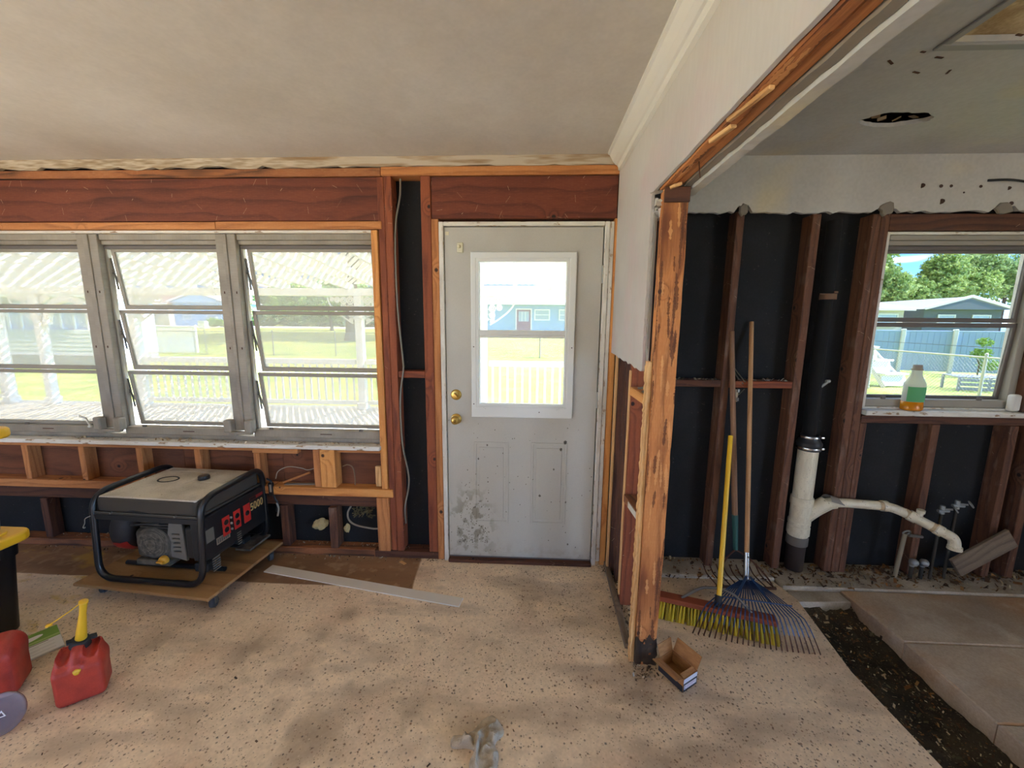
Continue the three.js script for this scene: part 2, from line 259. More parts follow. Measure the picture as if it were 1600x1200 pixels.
M.door = (() => {  // painted steel door, dirt and scuffs where the photograph has them; uv: metres from the slab's lower left corner
  const rnd = mulberry(99), spots = []; for (let i = 0; i < 260; i++) { const low = rnd() < 0.6; spots.push(low ? [0.06 + rnd() * 0.2, 0.04 + rnd() * 0.42 * rnd() + 0.05, 0.0015 + rnd() * 0.003] : [rnd() * 0.9, rnd() * 0.9, 0.001 + rnd() * 0.003]); }
  for (const s of [[0.725, 0.772, 0.011], [0.70, 0.728, 0.009], [0.245, 0.745, 0.006], [0.19, 0.655, 0.006], [0.66, 0.60, 0.006], [0.575, 0.425, 0.008], [0.74, 0.385, 0.006], [0.76, 0.1, 0.006]]) spots.push(s);
  const W = 512, H = 1024, t = dataTex(W, H, (u, v) => { const x = u * 0.91, y = v * 2.04, n = fbm(u * 4, v * 8, 101, 4), f = vn(u * 300, v * 600, 103), low = sstep(1.0, 0.1, y); let c = mixc([188, 184, 172], [177, 171, 157], clamp((n - 0.3) * 1.6)); c = mixc(c, [196, 190, 172], low * clamp((n - 0.35) * 2.2) * 0.7); const st = fbm(u * 26, v * 52, 107, 4); c = mixc(c, [136, 128, 108], sstep(0.3, 0.06, Math.hypot((x - 0.14) * 1.4, (y - 0.2) * 0.8)) * clamp((st - 0.5) * 7) * 0.85); c = mixc(c, [170, 160, 140], sstep(0.14, 0.02, y) * clamp((st - 0.4) * 3) * 0.6); return c.map((q) => q + (f - 0.5) * 5); });
  for (const [x, y, r] of spots) { const cx = x / 0.91 * W, cy = y / 2.04 * H, q = Math.max(1, r / 0.91 * W); for (let j = -Math.ceil(q * 1.2); j <= q * 1.2; j++) for (let i = -Math.ceil(q); i <= q; i++) { const X = Math.round(cx + i), Y = Math.round(cy + j); if (X < 0 || Y < 0 || X >= W || Y >= H || Math.hypot(i, j * 0.8) > q * (0.55 + 0.45 * hash(i, j, 7))) continue; const o = (Y * W + X) * 4; for (let c = 0; c < 3; c++) t.image.data[o + c] = lerp(t.image.data[o + c], [62, 52, 38][c], 0.75); } }
  t.repeat.set(1 / 0.91, 1 / 2.04);
  return std({ map: t, roughness: 0.5 });
})();
M.doorTrim = std({ color: col(220, 221, 214), roughness: 0.5 });
// ---------------------------------------------------------------- floors
M.terrazzo = (() => {  // worn terrazzo; the map covers x -3.6..1.6, z -0.1..2.5 (metres) and mirrors beyond
  const W = 2048, H = 1024, rnd = mulberry(301), X = (u) => u * 5.2 - 3.6, Z = (v) => v * 2.6 - 0.1;
  const smudge = [[-1.02, 0.65, 0.06], [-0.94, 0.51, 0.05], [-0.86, 0.83, 0.13], [-0.74, 0.85, 0.09], [-0.69, 0.78, 0.06], [-0.95, 1.06, 0.16], [-0.8, 1.13, 0.14], [-0.45, 1.02, 0.08], [-0.53, 0.6, 0.09], [-1.16, 0.91, 0.12], [0.42, 0.96, 0.05], [0.36, 0.95, 0.05], [-1.3, 0.75, 0.1], [-0.2, 0.62, 0.1], [0.1, 1.2, 0.1], [-1.7, 0.75, 0.12], [0.1, 0.35, 0.12]];
  const t = dataTex(W, H, (u, v) => {
    const x = X(u), z = Z(v), n = fbm(x * 1.4 + 9, z * 1.4 + 9, 311, 5), m = fbm(x * 6 + 9, z * 6 + 9, 317, 4), f = vn(x * 180 + 900, z * 180 + 900, 321), g = vn(x * 70 + 900, z * 70 + 900, 325);
    let c = mixc([244, 220, 186], [218, 193, 160], clamp((n - 0.32) * 1.9));
    c = mixc(c, [216, 182, 150], clamp((m - 0.5) * 1.6));
    c = c.map((q) => q + (f - 0.5) * 16 + (g - 0.5) * 12);
    let s = 0; for (const [sx, sz, sr] of smudge) { const d = Math.hypot(x - sx, z - sz) / sr; if (d < 2.2) s = Math.max(s, Math.exp(-d * d) * clamp((m - 0.42) * 5)); }
    c = mixc(c, [142, 124, 102], s * 0.6);
    const tr = fbm(x * 3 + 40, z * 9 + 40, 331, 4); c = mixc(c, [160, 140, 118], clamp((tr - 0.52) * 3) * 0.6);
    // brown glue field along the wall, where a floor covering was taken up
    const e = (fbm(x * 5 + 3, z * 5 + 3, 341, 3) - 0.5) * 0.02, inside = Math.min(sstep(0.295, 0.285, z + e), sstep(-0.675, -0.69, x + e - (z - 0.15) * 0.1));
    if (inside > 0) { const q = fbm(x * 3 + 7, z * 10 + 7, 347, 4); let b = mixc([150, 112, 78], [118, 84, 56], clamp((q - 0.3) * 2)); const y = fbm(x * 5 + z * 4 + 2, z * 16 - x * 6, 353, 3); if (x < -1.9) b = mixc(b, [196, 158, 62], clamp((y - 0.6) * 6) * 0.7); b = mixc(b, [186, 160, 126], clamp((fbm(x * 22, z * 22, 359, 3) - 0.6) * 4) * 0.6); c = mixc(c, b, inside * 0.9); }
    else if (x < -2.2 && z < 0.75) { const y = fbm(x * 7 + z * 5 + 2, z * 18 - x * 7, 353, 3); c = mixc(c, [196, 158, 62], clamp((y - 0.63) * 6) * 0.6); }
    const ed = sstep(0.34, 0.46, x) * sstep(0.7, 0.5, x); c = mixc(c, [120, 104, 86], ed * clamp((m - 0.4) * 2) * 0.6);
    return c;
  }, { wrap: THREE.MirroredRepeatWrapping });
  const d = t.image.data, blot = (px, py, r, c, a) => { for (let j = -Math.ceil(r); j <= r; j++) for (let i = -Math.ceil(r); i <= r; i++) { const x = Math.round(px + i), y = Math.round(py + j); if (x < 0 || y < 0 || x >= W || y >= H || Math.hypot(i, j) > r) continue; const o = (y * W + x) * 4; for (let k = 0; k < 3; k++) d[o + k] = lerp(d[o + k], c[k], a); } };
  for (let i = 0; i < 90000; i++) { const x = rnd() * W, y = rnd() * H, q = rnd(), dens = fbm(x / 170, y / 170, 371, 3), glue = Z(y / H) < 0.29 && X(x / W) < -0.69; if (dens < rnd() * 0.75 || glue) continue; const r = 0.5 + rnd() * rnd() * 1.1; blot(x, y, r, q < 0.4 ? [92, 70, 52] : q < 0.62 ? [128, 92, 66] : q < 0.8 ? [226, 208, 178] : [72, 64, 58], 0.5 + 0.35 * rnd()); }
  t.repeat.set(1 / 5.2, 1 / 2.6); t.offset.set(3.6 / 5.2, 0.1 / 2.6);
  return std({ map: t, roughness: 0.62, bumpMap: t, bumpScale: 0.0015 });
})();
M.concrete = (() => { const t = dataTex(1024, 1024, (u, v) => { const n = fbm(u * 4, v * 4, 401, 5, 4, 4), m = fbm(u * 14, v * 14, 403, 4, 14, 14), f = vn(u * 300, v * 300, 405, 300, 300), o = fbm(u * 3, v * 5, 407, 4, 3, 5); let c = mixc([190, 172, 150], [146, 128, 110], clamp((n - 0.3) * 2)); c = mixc(c, [178, 132, 92], clamp((o - 0.54) * 4) * 0.6); c = mixc(c, [204, 194, 178], clamp((m - 0.58) * 4) * 0.5); return c.map((q) => q + (f - 0.5) * 16); }, { mx: 1.7, my: 1.7 }); return std({ map: t, bumpMap: t, bumpScale: 0.004, roughness: 0.85 }); })();
M.curb = (() => { const t = dataTex(512, 512, (u, v) => { const n = fbm(u * 5, v * 5, 411, 5, 5, 5), f = vn(u * 160, v * 160, 413, 160, 160); return mixc([206, 198, 184], [150, 138, 120], clamp((n - 0.3) * 2)).map((q) => q + (f - 0.5) * 18); }, { mx: 0.8, my: 0.8 }); return std({ map: t, bumpMap: t, bumpScale: 0.006, roughness: 0.9 }); })();
M.soil = (() => { const t = dataTex(512, 512, (u, v) => { const n = fbm(u * 8, v * 8, 421, 5, 8, 8), f = vn(u * 150, v * 150, 423, 150, 150), g = vn(u * 60, v * 60, 425, 60, 60); let c = mixc([70, 60, 44], [36, 34, 24], clamp((n - 0.3) * 2)); if (f > 0.86 && g > 0.5) c = mixc(c, [170, 150, 116], 0.7); return c.map((q) => q + (f - 0.5) * 14); }, { mx: 0.7, my: 0.7 }); return std({ map: t, bumpMap: t, bumpScale: 0.01, roughness: 1 }); })();
const flat = (outline, y, t, m, bevel = 0) => slab(outline, t, [], bevel).rotateX(Math.PI / 2).translate(0, y, 0);
struct('floor', flat([[-3.85, -0.14], [0.49, -0.14], [0.49, 0.1], [1.49, 0.1], [1.53, 0.26], [1.46, 0.73], [1.47, 1.1], [1.5, 5.2], [-3.85, 5.2]], 0, 0.16), M.terrazzo);
const slabFloor = struct('floor_kitchen');
part('slab', flat([[1.84, 0.16], [4.35, 0.16], [4.35, 0.535], [1.86, 0.535]], 0, 0.16, 0, 0.006), M.concrete, slabFloor);
part('slab', flat([[1.86, 0.538], [4.35, 0.538], [4.35, 0.935], [1.85, 0.935]], -0.001, 0.16, 0, 0.006), M.concrete, slabFloor);
part('slab', flat([[1.85, 0.939], [4.35, 0.939], [4.35, 5.2], [1.86, 5.2]], 0.001, 0.16, 0, 0.006), M.concrete, slabFloor);
const curb = struct('trim_1');   // concrete strip at the foot of the kitchen wall
part('strip', plank(0.6, -0.12, -0.1, 1.505, 0.018, 0.097, 0.008, 0), M.curb, curb);
part('strip', plank(1.51, -0.12, -0.1, 4.35, 0.008, 0.156, 0.008, 0), M.curb, curb);
part('patch', flat([[1.535, 0.16], [1.835, 0.16], [1.835, 0.245], [1.53, 0.262]], -0.012, 0.12, 0, 0.004), M.curb, curb);
{ // soil in the trench
  const g = new THREE.PlaneGeometry(0.44, 5.1, 22, 240).rotateX(-Math.PI / 2).translate(1.66, -0.105, 2.72), p = g.attributes.position;
  for (let i = 0; i < p.count; i++) { const x = p.getX(i), z = p.getZ(i); p.setY(i, p.getY(i) + (fbm(x * 9, z * 9, 431, 4) - 0.5) * 0.06 + 0.06 * sstep(0.55, 0.2, z) * (0.6 + 0.8 * fbm(x * 20, z * 20, 433, 3)) + (vn(x * 45, z * 45, 435) - 0.5) * 0.012); }
  g.computeVertexNormals();
  const s = struct('ground_trench', boxUV(clean(g)), M.soil); s.userData.kind = 'structure';
}
// ---------------------------------------------------------------- shell: ceilings, far walls with daylight openings, roof
struct('ceiling', slab(rect(-3.85, -0.14, 0.49, 5.2), 0.12).rotateX(Math.PI / 2).translate(0, 2.57, 0), M.ceiling);
{
  const hole = [], c = [1.585, 0.385]; for (let i = 0; i < 40; i++) { const a = i / 40 * Math.PI * 2, k = 0.75 + 0.5 * fbm(Math.cos(a) * 2 + 5, Math.sin(a) * 2 + 5, 441, 3); hole.push([c[0] + Math.cos(a) * 0.145 * k, c[1] + Math.sin(a) * 0.062 * k]); }
  const k = struct('ceiling_kitchen');
  part('plaster_sheet', slab([[0.585, -0.02], [4.35, -0.02], [4.35, 5.2], [0.585, 5.2]], 0.018, [hole, rect(1.33, 0.875, 2.1, 1.65)]).rotateX(Math.PI / 2).translate(0, 2.445, 0), M.plaster, k);
  part('hatch_panel', plank(1.30, 2.447, 0.845, 2.13, 2.457, 1.68, 0.001, 0), M.hatch = (() => { const t = dataTex(256, 256, (u, v) => { const n = fbm(u * 7, v * 7, 445, 5, 7, 7), f = vn(u * 128, v * 128, 447, 128, 128); return mixc([206, 184, 140], [146, 116, 76], clamp((n - 0.35) * 2.4)).map((q) => q + (f - 0.5) * 22); }, { mx: 0.6, my: 0.6 }); return std({ map: t, roughness: 0.95 }); })(), k, 'water-stained tan hatch panel');
  const fm = std({ color: col(150, 148, 142), roughness: 0.7 });
  part('hatch_frame', [plank(1.298, 2.42, 0.84, 2.13, 2.444, 0.872), plank(1.298, 2.42, 0.872, 1.326, 2.444, 1.68), plank(2.102, 2.42, 0.872, 2.13, 2.444, 1.68), plank(1.326, 2.42, 1.65, 2.102, 2.444, 1.68)], fm, k);
  part('torn_paper', [...Array(4)].map((_, i) => { const a = 3.5 + i * 0.7; return at(new THREE.PlaneGeometry(0.03, 0.03, 2, 2), c[0] + Math.cos(a) * 0.1 + 0.02, 2.45, c[1] + Math.sin(a) * 0.045, 1.0 + R(), R() * 3, R()); }), std({ color: col(150, 126, 96), roughness: 1, side: THREE.DoubleSide }), k);
  for (const [x, z, a, l] of [[1.36, 0.8, 0.2, 0.05], [1.47, 0.72, 1.2, 0.04], [1.36, 0.72, 0.3, 0.05], [1.22, 0.78, 0.6, 0.06], [1.28, 0.83, 0.2, 0.03], [1.5, 0.9, 0.2, 0.04]])
    part('gouge', at(cbox(l * 0.6, 0.003, 0.008, 0.001), x, 2.4265, z, 0, a, 0), M.rust, k);
  // attic joists over the opening
  part('joist', plank(0.6, 2.5, 0.32, 4.3, 2.62, 0.36), M.dark, k); part('joist', plank(0.6, 2.5, 0.72, 4.3, 2.62, 0.76), M.dark, k);
}
M.roof = std({ color: col(88, 80, 72), roughness: 0.95 });
M.siding = std({ color: col(214, 210, 200), roughness: 0.9 });
struct('roof', plank(-4.2, 2.64, -0.3, 4.7, 2.78, 5.5, 0.01, 0), M.roof);
struct('added_sun_screen', plank(4.7, 2.6, -0.3, 6.6, 2.68, 5.5, 0.01, 2), M.siding);  // unseen overhang added to keep direct sun out of the side opening
struct('wall_left', slab([[-5.22, 0], [0.14, 0], [0.14, 2.64], [-5.22, 2.64]], 0.14, [rect(-4.7, 0.0, -0.9, 2.25)]).rotateY(Math.PI / 2).translate(-3.99, 0, 0), M.drywall);
struct('wall_right', slab([[-5.22, -0.14], [0.14, -0.14], [0.14, 2.64], [-5.22, 2.64]], 0.14, [rect(-4.9, 0.02, -2.85, 2.2)]).rotateY(Math.PI / 2).translate(4.36, 0, 0), M.plaster);
struct('wall_rear', slab([[-3.99, -0.14], [4.5, -0.14], [4.5, 2.64], [-3.99, 2.64]], 0.14, [rect(-3.6, 0.0, -1.6, 2.25)]).translate(0, 0, 5.2), M.drywall);

// ---------------------------------------------------------------- front wall: sheathing, studs, headers (z = 0 is the stud face)
const WIN = [-3.70, 0.765, -0.925, 2.075], DOOR = [-0.535, -0.01, 0.462, 2.10], KWIN = [1.945, 1.02, 2.82, 2.045];
const wall = struct('wall_front');
const hs = [rect(...WIN), rect(...KWIN)], outl = [[-3.85, -0.14], [DOOR[0], -0.14], [DOOR[0], DOOR[3]], [DOOR[2], DOOR[3]], [DOOR[2], -0.14], [4.36, -0.14], [4.36, 2.64], [-3.85, 2.64]];
part('sheathing', slab(outl, 0.012, hs).translate(0, 0, -0.104), M.felt, wall, 'black tar paper sheathing between the studs');
part('siding', slab(outl, 0.045, hs).translate(0, 0, -0.15), M.siding, wall);
const st = (name, x0, y0, z0, x1, y1, z1, m, ch = 0.003, label) => part(name, plank(x0, y0, z0, x1, y1, z1, ch), m, wall, label);
// bottom plate and top plates
st('bottom_plate', -3.85, 0.001, -0.09, -1.0, 0.05, 0.0, M.oldPlate); st('bottom_plate', -0.998, 0.001, -0.09, -0.536, 0.048, 0.001, M.dark);
st('top_plate', -3.85, 2.348, -0.09, -0.862, 2.392, 0.0, M.oldPlate); st('top_plate', -0.86, 2.348, -0.09, 0.478, 2.396, 0.002, M.orange);
part('plaster_edge', (() => { const o = [[-3.85, 2.449]]; for (let i = 0; i <= 120; i++) { const x = -3.85 + i / 120 * 4.33, dirt = sstep(-0.9, -1.4, x); o.push([x, 2.397 + (vn(i * 0.7, 3, 451) - 0.5) * 0.012 * (1 + dirt)]); } o.push([0.48, 2.449]); return slab(o.reverse(), 0.022).translate(0, 0, -0.016); })(), M.grime = (() => { const t = dataTex(1024, 128, (u, v) => { const x = u * 5.4 - 4.8, n = fbm(u * 30, v * 3, 461, 4), m = fbm(u * 90, v * 8, 463, 3), k = sstep(-0.7, -1.8, x); let c = mixc([190, 176, 156], [150, 122, 92], clamp((n - 0.45) * 3)); c = mixc(c, [120, 98, 70], k * clamp((m - 0.3) * 1.6) * 0.75); return c; }, {}); t.repeat.set(1 / 5.4, 1 / 0.06); t.offset.set(4.8 / 5.4, 0); return std({ map: t, roughness: 1 }); })(), wall);
// headers
st('header', -3.85, 2.108, -0.085, -0.852, 2.345, -0.006, M.redHeader, 0.004); st('header', -0.577, 2.117, -0.085, 0.476, 2.345, -0.005, M.redHeader, 0.004);
st('nailer', -3.85, 2.062, -0.06, -1.86, 2.102, 0.002, M.orange); st('nailer', -1.858, 2.062, -0.06, -0.868, 2.104, 0.003, M.orange);
// studs between window and door
st('jamb_board', -0.932, 0.475, -0.06, -0.893, 2.055, 0.004, M.honey);
st('stud', -0.888, 0.05, -0.09, -0.848, 2.345, -0.004, M.redStud); st('stud', -0.846, 0.05, -0.09, -0.803, 2.347, 0.0, M.redStud);
st('blocking', -0.802, 1.195, -0.09, -0.637, 1.236, -0.004, M.redStud);
st('stud', -0.636, 0.05, -0.09, -0.579, 2.347, 0.0, M.redStud);
st('door_buck', -0.577, 0.002, -0.088, -0.536, 2.115, 0.003, M.orange); st('door_buck', 0.463, 0.002, -0.088, 0.50, 2.115, 0.003, M.honey);
// below the window
st('backing_board', -3.7, 0.462, -0.091, -3.02, 0.735, -0.078, M.board, 0.001); st('backing_board', -3.018, 0.462, -0.091, -2.3, 0.735, -0.077, M.board, 0.001); st('backing_board', -2.298, 0.462, -0.091, -1.62, 0.735, -0.078, M.board, 0.001); st('backing_board', -1.618, 0.462, -0.091, -1.24, 0.735, -0.077, M.board, 0.001); st('backing_board', -1.238, 0.462, -0.091, -0.934, 0.735, -0.078, M.board, 0.001);
st('ledger', -3.7, 0.708, -0.04, -1.77, 0.733, 0.0, M.orange); st('ledger', -1.768, 0.695, -0.04, -1.47, 0.733, 0.002, M.orange); st('ledger', -1.21, 0.712, -0.04, -0.934, 0.733, 0.002, M.orange);
for (const x of [-3.325, -2.93, -2.535, -2.14]) st('short_stud', x - 0.02, 0.475, -0.077, x + 0.02, 0.708, -0.002, M.orange);
st('short_stud', -1.765, 0.475, -0.077, -1.727, 0.694, -0.002, M.orange);
st('short_stud', -1.372, 0.475, -0.077, -1.328, 0.733, 0.0, M.orange); st('short_stud', -1.327, 0.475, -0.077, -1.228, 0.735, 0.003, M.honey, 0.003, 'wide pale stud'); st('short_stud', -0.972, 0.49, -0.02, -0.936, 0.625, -0.001, M.paleSplit);
st('rail', -3.7, 0.42, -0.09, -1.66, 0.474, 0.0, M.orange); st('rail', -1.657, 0.418, -0.09, -0.862, 0.472, 0.005, M.honey);
st('low_header', -3.7, 0.335, -0.085, -0.972, 0.408, -0.03, M.dark);
for (const x of [-3.27, -2.66, -1.95, -1.6]) st('low_stud', x - 0.025, 0.051, -0.085, x + 0.025, 0.334, -0.012, M.dark);
st('low_stud', -1.296, 0.051, -0.085, -1.245, 0.334, -0.004, M.darkWorn); st('low_stud', -0.97, 0.049, -0.085, -0.89, 0.416, 0.008, M.orange, 0.003, 'bright orange trimmer board');
// kitchen side
const ragged = []; for (let i = 0; i <= 150; i++) { const x = 0.6 + i / 150 * 3.75; ragged.push([x, 2.139 + (vn(i * 0.9, 9, 471) - 0.5) * 0.016 + (Math.abs(x - 1.15) < 0.03 ? 0.035 : 0) + (Math.abs(x - 1.9) < 0.05 ? 0.02 : 0) + (Math.abs(x - 2.5) < 0.07 ? 0.022 : 0)]); }
part('plaster_band', slab([...ragged, [4.35, 2.452], [0.6, 2.452]], 0.022).translate(0, 0, -0.002), M.plaster, wall, 'bare plaster band above the kitchen studs');
for (const [x, y, r] of [[2.06, 2.27, 0.016], [2.16, 2.268, 0.011], [2.21, 2.268, 0.01], [2.36, 2.265, 0.01], [2.5, 2.255, 0.012], [2.17, 2.19, 0.018], [2.53, 2.18, 0.013], [2.62, 2.165, 0.02], [2.28, 2.235, 0.006]])
  part('hole', at(lathe([[0, 0.0012], [r * 0.7, 0.0012], [r, 0]], 9).scale(1, 1, 0.8), x, y, 0.02, Math.PI / 2, 0, R()), M.holeBrown ??= std({ color: col(70, 52, 44), roughness: 1 }), wall);
for (const [x, w] of [[1.15, 0.05], [1.9, 0.09], [2.5, 0.09]]) part('mortar', (() => { const o = []; for (let i = 0; i < 14; i++) { const a = i / 14 * 6.283, k = 0.6 + 0.6 * vn(i * 1.3, x * 9, 477); o.push([Math.cos(a) * w * 0.5 * k, Math.sin(a) * 0.035 * k]); } return slab(o, 0.02, [], 0.004).translate(x, 2.155, 0.008); })(), M.mortar ??= std({ color: col(128, 120, 108), roughness: 1 }), wall);
st('stud', 1.128, 0.02, -0.09, 1.172, 2.15, 0.0, M.darkWorn); st('stud', 1.536, 0.02, -0.09, 1.582, 2.135, 0.0, M.darkWorn);
st('stud', 1.853, 0.01, -0.09, 1.896, 2.135, 0.0, M.darkWorn); st('stud', 1.898, 0.01, -0.09, 1.943, 2.135, 0.001, M.darkWorn); st('trimmer', 1.945, 0.01, -0.09, 1.985, 0.968, -0.001, M.darkWorn);
st('header', 1.945, 2.048, -0.09, 3.4, 2.135, -0.002, M.dark);
st('blocking', 0.6, 1.168, -0.09, 1.126, 1.208, -0.002, M.dark); st('blocking', 1.174, 1.166, -0.09, 1.534, 1.206, -0.001, M.redStud);
st('sill_plate', 1.945, 0.97, -0.09, 3.1, 1.012, 0.002, M.dark);
for (const x of [2.375, 2.81, 2.95]) st('stud', x - 0.022, 0.01, -0.09, x + 0.022, 0.968, 0.0, M.darkWorn);
for (const x of [3.3, 3.7, 4.1]) st('stud', x - 0.022, 0.01, -0.09, x + 0.022, 2.135, 0.0, M.darkWorn);
st('trimmer', 2.83, 1.02, -0.09, 2.872, 2.046, 0.0, M.darkWorn);

// ---------------------------------------------------------------- partition with the torn-out opening
const W2 = struct('wall_partition');
const wp = (name, x0, y0, z0, x1, y1, z1, m, ch = 0.003, label) => part(name, plank(x0, y0, z0, x1, y1, z1, ch), m, W2, label);
{ // the big post, its face hacked and split
  let g = new THREE.BoxGeometry(0.093, 2.03, 0.044, 12, 160, 4).translate(0.5435, 1.015, 0.718);
  const p = g.attributes.position;
  for (let i = 0; i < p.count; i++) { const x = p.getX(i), y = p.getY(i), z = p.getZ(i); const front = z > 0.739, q = fbm(x * 30, y * 6, 481, 4), f = vn(x * 160, y * 9, 483); const deep = sstep(1.0, 1.6, y) * clamp((q - 0.45) * 4) * 0.006 + (f > 0.72 ? 0.004 : 0) * sstep(0.2, 1.4, y); if (front) p.setZ(i, z - deep); const low = sstep(0.24, 0.05, y); p.setX(i, x + (fbm(y * 8, z * 9, 487, 3) - 0.5) * 0.006 - Math.sign(x - 0.5435) * low * fbm(y * 30, z * 30, 489, 3) * 0.008); }
  g.computeVertexNormals();
  part('post', boxUV(clean(g), 1, 0.2, 0.1), M.post, W2, 'hacked orange post at the torn opening');
  part('rotted_foot', (() => { const q = new THREE.BoxGeometry(0.092, 0.13, 0.048, 14, 18, 8).translate(0.5435, 0.068, 0.719), a = q.attributes.position; for (let i = 0; i < a.count; i++) { const x = a.getX(i), y = a.getY(i), z = a.getZ(i), k = (fbm(x * 60, y * 40 + z * 40, 491, 3) - 0.5) * 0.012; a.setX(i, x + k); a.setZ(i, z + k); if (y > 0.12) a.setY(i, y + (vn(x * 90, z * 50, 493) - 0.5) * 0.05); } q.computeVertexNormals(); return boxUV(clean(q), 1); })(), M.rot = wood(31, [76, 58, 42], [34, 26, 20], [112, 88, 64], { knots: 0, rings: 3, blotch: 0.9, bump: 0.006 }), W2, 'black rotted post foot');
}
part('lath', (() => { const q = new THREE.BoxGeometry(0.022, 1.38, 0.034, 4, 120, 3).translate(0.484, 0.69, 0.714), a = q.attributes.position; for (let i = 0; i < a.count; i++) { const x = a.getX(i), y = a.getY(i); if (x < 0.48) a.setX(i, x + vn(y * 110, 2, 495) * 0.006); a.setZ(i, a.getZ(i) + (vn(y * 30, x * 90, 497) - 0.5) * 0.006); } q.computeVertexNormals(); return boxUV(clean(q), 1); })(), M.paleSplit, W2, 'pale split lath on the post edge');
wp('stud', 0.512, 0.001, 0.322, 0.592, 2.03, 0.362, M.redStud); wp('lath', 0.505, 0.06, 0.33, 0.512, 1.3, 0.358, M.paleSplit, 0.002);
wp('stud', 0.512, 0.001, 0.02, 0.59, 2.03, 0.062, M.dark); wp('lath', 0.497, 0.02, 0.03, 0.511, 1.36, 0.06, M.paleSplit);
wp('stud', 0.53, 0.001, 0.12, 0.59, 2.03, 0.16, M.dark);
wp('blocking', 0.503, 1.178, 0.364, 0.585, 1.22, 0.694, M.honey); part('blocking', at(cbox(0.084, 0.04, 0.33, 0.003), 0.544, 0.645, 0.53, -0.1, 0, 0), M.oldPlate, W2);
part('paint_remnant', at(cbox(0.004, 0.03, 0.2, 0.001), 0.5, 0.652, 0.57, -0.1, 0, 0), M.gypsum, W2);
{ // drywall sheet and bulkhead, left face; outline in (z, y)
  const o = [[0.0, 2.449], [0.0, 1.37]]; for (let i = 0; i <= 30; i++) o.push([0.004 + i / 30 * 0.635, 1.362 - i / 30 * 0.03 + (vn(i * 0.8, 5, 501) - 0.5) * 0.012]);
  for (let i = 0; i <= 40; i++) o.push([0.648 + (vn(i * 0.9, 6, 503) - 0.5) * 0.012, 1.34 + i / 40 * 0.70]);
  for (let i = 0; i <= 160; i++) o.push([0.66 + i / 160 * 4.5, 2.048 + (vn(i * 0.7, 8, 505) - 0.5) * 0.004]);
  o.push([5.19, 2.449]);
  part('drywall', slab(o, 0.013, [], 0.001).rotateY(-Math.PI / 2).translate(0.489, 0, 0), M.drywall, W2, 'white drywall sheet with torn edges');
  part('paper_tear', [...Array(16)].map((_, i) => at(new THREE.PlaneGeometry(rr(0.015, 0.05), rr(0.015, 0.04), 2, 2), 0.492 + R() * 0.02, 1.95 + R() * 0.11, 0.655 + R() * 0.06, R() * 3, R() * 3, R() * 3)).concat([at(new THREE.PlaneGeometry(0.02, 0.55, 1, 8), 0.488, 1.7, 0.663, 0, 1.2, 0)]), std({ color: col(196, 186, 172), roughness: 1, side: THREE.DoubleSide }), W2, 'crumbled plaster and torn paper');
  part('edge_gypsum', plank(0.4905, 1.36, 0.64, 0.503, 2.03, 0.652, 0.002), M.gypsum, W2);
}
wp('header', 0.492, 2.045, 0.69, 0.53, 2.44, 5.18, M.post, 0.004, 'exposed header timber over the opening'); wp('header', 0.532, 2.05, 0.69, 0.566, 2.44, 5.18, M.orange, 0.004);
part('splinter', [at(cbox(0.03, 0.012, 0.1, 0.002), 0.525, 2.04, 0.74, 0.1, 0.1, 0.3), at(cbox(0.02, 0.012, 0.09, 0.002), 0.51, 2.042, 1.16, 0, 0.2, 0.3), at(cbox(0.014, 0.01, 0.16, 0.002), 0.505, 2.043, 1.3, 0.05, 0.1, 0)], M.paleSplit, W2);
part('nail', [rod(V(0.535, 2.052, 0.95), V(0.54, 2.0, 0.955), 0.0018, 0.0018, 6)], M.rust, W2);
{ const o = []; for (let i = 0; i <= 160; i++) o.push([0.74 + i / 160 * 4.44, 2.044 + (vn(i * 0.8, 4, 511) - 0.5) * 0.006]); o.push([5.18, 2.425], [0.74, 2.425]);
  part('plaster_edge', slab(o, 0.026).rotateY(-Math.PI / 2).translate(0.594, 0, 0), M.mortarBoard = std({ color: col(142, 132, 118), roughness: 1 }), W2);
  const q = []; for (let i = 0; i <= 160; i++) q.push([0.66 + i / 160 * 4.52, 2.032 + (vn(i * 1.7, 4, 517) - 0.5) * 0.004]); q.push([5.18, 2.426], [0.66, 2.426]);
  part('plaster_face', slab(q, 0.036).rotateY(-Math.PI / 2).translate(0.632, 0, 0), M.plaster, W2); }
part('plaster_face', slab(rect(0.0, 2.03, 0.655, 2.426), 0.02).rotateY(-Math.PI / 2).translate(0.616, 0, 0), M.plaster, W2);
wp('top_block', 0.495, 1.985, 0.742, 0.59, 2.04, 0.752, M.dark, 0.002);
// crown moulding
{ const prof = [[0, 0], [0.072, 0], [0.072, 0.012], [0.062, 0.018], [0.055, 0.03], [0.044, 0.05], [0.028, 0.066], [0.02, 0.07], [0.014, 0.082], [0.014, 0.092], [0, 0.098]];
  struct('trim_2', (() => { const s = new THREE.Shape(prof.map(([x, y]) => new THREE.Vector2(-x, -y))); return boxUV(clean(new THREE.ExtrudeGeometry(s, { depth: 5.14, bevelEnabled: false }))).translate(0.4755, 2.449, 0.03); })(), M.crown); }
// loose base strip
single('base_strip', at(cbox(0.03, 0.03, 0.66, 0.003), 0.497, 0.016, 0.33, 0, -0.03, 0), M.grayBoard, 'weathered grey wooden strip lying along the foot of the stripped partition', 'strip');
